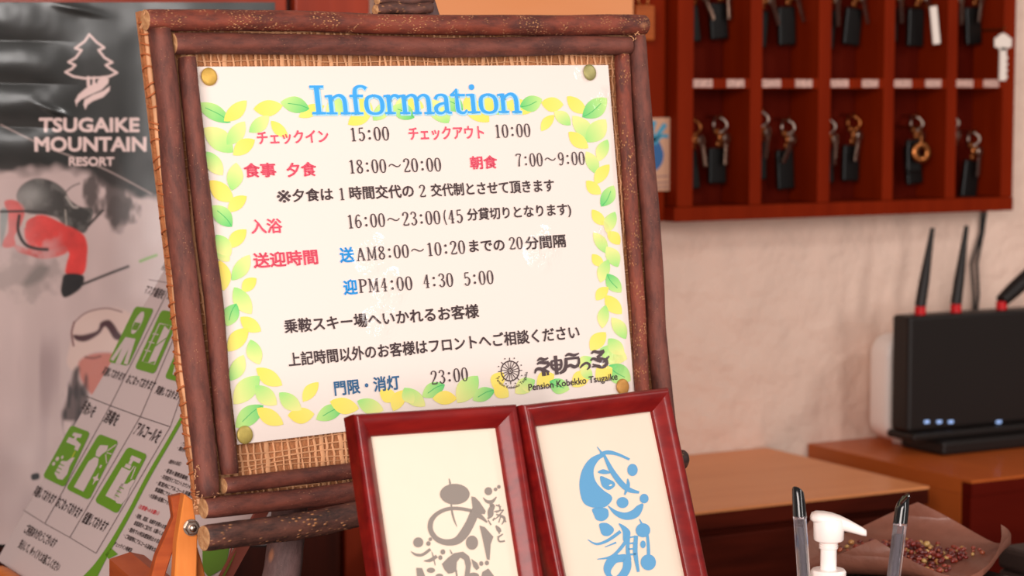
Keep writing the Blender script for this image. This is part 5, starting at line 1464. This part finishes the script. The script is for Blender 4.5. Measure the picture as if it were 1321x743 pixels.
b = MB(); b.lathe([(.024, .8004), (.026, .803), (.026, .895), (.022, .908), (23 * px, zc(776))], (c0.x, c0.y, 0), (0, 0, 1), 36); b.build('bottle_body', M_pump, t); autosmooth(t.children[-1], 40)
# actuator with the drooping spout: lofted sections along the photo's outline, direction to the right
sec = [(1045.5, 668, 2.5, 4.0), (1048, 667, 5.5, 13), (1054, 667, 7.5, 18), (1064, 668.5, 8.5, 20), (1074, 671, 9.2, 19), (1084, 674.3, 9.2, 15), (1094, 678, 8.2, 11), (1104, 682, 6.8, 8.5), (1112, 685.3, 5.6, 7.0), (1117, 687.3, 4.4, 6.0)]
b = MB(); v = []; n = 20
for (u, vv_, hh, wd) in sec:
    c = pp.p(u, vv_)
    tx = Vector((0, 0, 1)); dd = Vector(tuple(FWD)); dd.z = 0; dd.normalize()
    for j in range(n):
        a = 2 * math.pi * j / n; ca2 = math.copysign(abs(math.cos(a)) ** .8, math.cos(a)); sa2 = math.copysign(abs(math.sin(a)) ** .8, math.sin(a))
        v.append(tuple(c + dd * (wd * px * ca2) + tx * (hh * px * sa2)))
b.add(v, [[i * n + j, i * n + (j + 1) % n, (i + 1) * n + (j + 1) % n, (i + 1) * n + j] for i in range(len(sec) - 1) for j in range(n)] + [list(range(n))[::-1], list(range(len(v) - n, len(v)))])
b.build('spout', M_pump, t, smooth=True)

# ================================================================== PENS IN A HOLDER
M_cap = basic('glossy_black_plastic', rgb(12, 12, 13), rough=.12, coat=.6)
M_clear = basic('clear_barrel', rgb(214, 206, 214), rough=.15, coat=.6, spec=.8)
nt = M_clear.node_tree; bs = nt.nodes['Principled BSDF']; bs.inputs['Transmission Weight'].default_value = .93; bs.inputs['Roughness'].default_value = .06; bs.inputs['IOR'].default_value = 1.3
M_inkt = basic('ink_tube', rgb(90, 84, 90), rough=.4)


def pen(name, top_px, bot_px, depth, label, wpx, cut_a, cut_h):
    pl = Plane(CAM + FWD * depth, -FWD); a = pl.p(*top_px); q = pl.p(*bot_px); k = depth / FP
    d = (q - a).normalized(); L = .138
    e = a + d * ((a.z - .8025) / -d.z)
    if (e - a).length > .15: e = a + d * .15
    t = root('ballpoint_pen', tuple(e), label, 'pen', 'ballpoint pens in the holders')
    R = wpx / 2 * k; capL = 39 * k
    b = MB(); n = 20; side = Vector(tuple(RGT)); fw = d.cross(side).normalized(); v = []
    for (h, r) in ((.03, .55), (0, .72), (.04, .84), (.5, .94), (1.0, 1.0)):
        for j in range(n):
            an = 2 * math.pi * j / n
            cut = 0
            if h < .1: cut = capL * cut_h * (0.5 + .5 * math.cos(an - cut_a))
            v.append(tuple(a + d * (capL * h + cut) + (side * math.cos(an) + fw * math.sin(an)) * R * r))
    b.add(v, [[i * n + j, i * n + (j + 1) % n, (i + 1) * n + (j + 1) % n, (i + 1) * n + j] for i in range(4) for j in range(n)] + [list(range(n))[::-1], list(range(4 * n, 5 * n))])
    b.build('end_cap', M_cap, t); autosmooth(t.children[-1], 35)
    b = MB(); s0 = a + d * (capL + .0001)
    b.tube([s0, s0 + d * .0012], [R * 1.0] * 2, 24); b.tube([s0 + d * .0012, e], [R * .93] * 2, 6); b.build('barrel', M_clear, t)
    b = MB(); b.tube([s0 + d * .006, e - d * .004], R * .42, 10); b.build('ink_tube', M_inkt, t, smooth=True)
    return e


e1 = pen('pen', (1029, 627), (1037, 743), 1.27, 'clear ballpoint pen with black end cap left of the pump', 18, -.9, .26)
e2 = pen('pen', (1166, 636), (1153, 743), 1.27, 'clear ballpoint pen with black end cap right of the pump', 19, 2.7, .42)
M_hold = basic('black_pen_cup', rgb(22, 20, 20), rough=.4)
for e, lb in ((e1, 'small black cup holding the pen left of the pump'), (e2, 'small black cup holding the pen right of the pump')):
    b = MB(); b.lathe([(.018, .8003), (.018, .872), (.016, .872), (.016, .8023), (.0002, .8022)], (e.x + (.0), e.y, 0), (0, 0, 1), 28)
    tag(b.build('pen_cup', M_hold), lb, 'cup')

# ================================================================== DISH OF DRIED FRUIT
TRZ = .861
D2 = 1.62
ctr = Plane((0, 0, TRZ), (0, 0, 1)).p(1182, 742)
hz = 1.2 - .308
cn = {}
for k_, (u, v) in {'b': (1184, 654), 'r': (1291, 683), 'f': (1129, 702), 'l': (1052, 668)}.items():
    cn[k_] = Plane((0, 0, hz), (0, 0, 1)).p(u, v)
M_dish = basic('brown_fired_clay', rgb(126, 78, 62), rough=.55, var=.12, scale=60, bump=.3, bscale=200, coat=.15)
t = root('curled_clay_dish', (ctr.x, ctr.y, TRZ), 'square brown clay dish with upturned corners holding dried berries', 'dish')
N = 28; vt = []
cen = (cn['b'] + cn['r'] + cn['f'] + cn['l']) / 4


def dish(u, v, off=0):
    p = (cn['l'] * (1 - u) * (1 - v) + cn['f'] * u * (1 - v) + cn['r'] * u * v + cn['b'] * (1 - u) * v)
    x = 2 * u - 1; y = 2 * v - 1
    xr = x * math.sqrt(1 - .65 * y * y) / .5916; yr = y * math.sqrt(1 - .65 * x * x) / .5916
    ur, vr = (xr + 1) / 2, (yr + 1) / 2
    p = (cn['l'] * (1 - ur) * (1 - vr) + cn['f'] * ur * (1 - vr) + cn['r'] * ur * vr + cn['b'] * (1 - ur) * vr)
    lift = .12 * (x * x + y * y) + .88 * (x * x * y * y) ** .8 if True else 0
    bow = 1
    q = cen + (p - cen) * bow
    return Vector((q.x, q.y, TRZ + .002 + off + (hz - TRZ - .006) * lift))


for off in (.0046, 0):
    for i in range(N + 1):
        for j in range(N + 1): vt.append(tuple(dish(i / N, j / N, off)))
n2 = (N + 1) ** 2; ff = []
for i in range(N):
    for j in range(N):
        a = i * (N + 1) + j; ff.append([a, a + 1, a + N + 2, a + N + 1]); ff.append([n2 + a, n2 + a + N + 1, n2 + a + N + 2, n2 + a + 1])
for i in range(N):
    for (a, c) in ((i + 1, i), (N * (N + 1) + i, N * (N + 1) + i + 1), (i * (N + 1), (i + 1) * (N + 1)), ((i + 1) * (N + 1) + N, i * (N + 1) + N)):
        ff.append([a, c, n2 + c, n2 + a])
mesh_obj('dish', vt, ff, M_dish, t, smooth=True); autosmooth(t.children[-1], 60)
bcol = [rgb(118, 30, 22), rgb(140, 52, 32), rgb(92, 22, 18), rgb(176, 124, 68), rgb(150, 72, 42), rgb(186, 146, 84)]
b = MB(); rb = random.Random(12); vm = []
bmz = bmesh.new(); bmesh.ops.create_icosphere(bmz, subdivisions=1, radius=1)
bv = [v.co.copy() for v in bmz.verts]; bf = [[v.index for v in f.verts] for f in bmz.faces]; bmz.free()
for k in range(560):
    u = .5 + rb.gauss(.03, .125); v = .48 + rb.gauss(0, .135)
    u = min(max(u, .2), .85); v = min(max(v, .16), .84)
    c = dish(u, v, .0046); pile = .010 * math.exp(-(((u - .5) / .2) ** 2 + ((v - .5) / .2) ** 2))
    r = rb.uniform(.0013, .0029)
    c = c + Vector((0, 0, r * .6 + pile * rb.random()))
    sc = Vector((r * rb.uniform(.7, 1.2), r * rb.uniform(.7, 1.2), r * rb.uniform(.5, .9)))
    Rz = Matrix.Rotation(rb.uniform(0, 6), 3, 'Z') @ Matrix.Rotation(rb.uniform(-.5, .5), 3, 'X')
    cc = rb.choice(bcol[:3] * 4 + bcol[3:])
    b.add([tuple(c + Rz @ Vector((q.x * sc.x, q.y * sc.y, q.z * sc.z))) for q in bv], bf, 0, cc)
ob = b.build('dried_berries', vmat('dried_berry_skin', rough=.35, coat=.3), None, smooth=True)
tag(ob, 'heap of small dried red berries and seeds in the clay dish', 'dried fruit', kind='stuff')
M_tray = basic('black_tray', rgb(20, 17, 17), rough=.35)
t = root('black_box', (ctr.x, ctr.y, .8), 'low black box under the clay dish', 'box')
b = MB(); b.box((ctr.x - .045, ctr.y - .04, .8003), (ctr.x + .055, ctr.y + .055, TRZ - .0075), bev=.004); b.build('box_body', M_tray, t)
b = MB(); b.box((ctr.x - .047, ctr.y - .042, TRZ - .0073), (ctr.x + .057, ctr.y + .057, TRZ), bev=.003); b.build('lid', M_tray, t)
# stack of grey cases at the far right
pg = Plane((0, 1.335, 0), (0, -1, 0)); a = pg.p(1297, 706); c = pg.p(1300, 743)
M_case = basic('dark_grey_case', rgb(52, 40, 36), rough=.6)
for k in range(2):
    b = MB(); TH = (a.z - .8006) / 2; zt = a.z - k * (TH + .0002)
    b.box((a.x + .001 * k, 1.25, zt - TH), (a.x + .2, 1.345, zt), bev=.004)
    tag(b.build('grey_case', M_case), ('upper' if k == 0 else 'lower') + ' dark grey case of the stack at the right edge', 'case', 'grey cases at the right edge')
print('leaves', len(leafs))
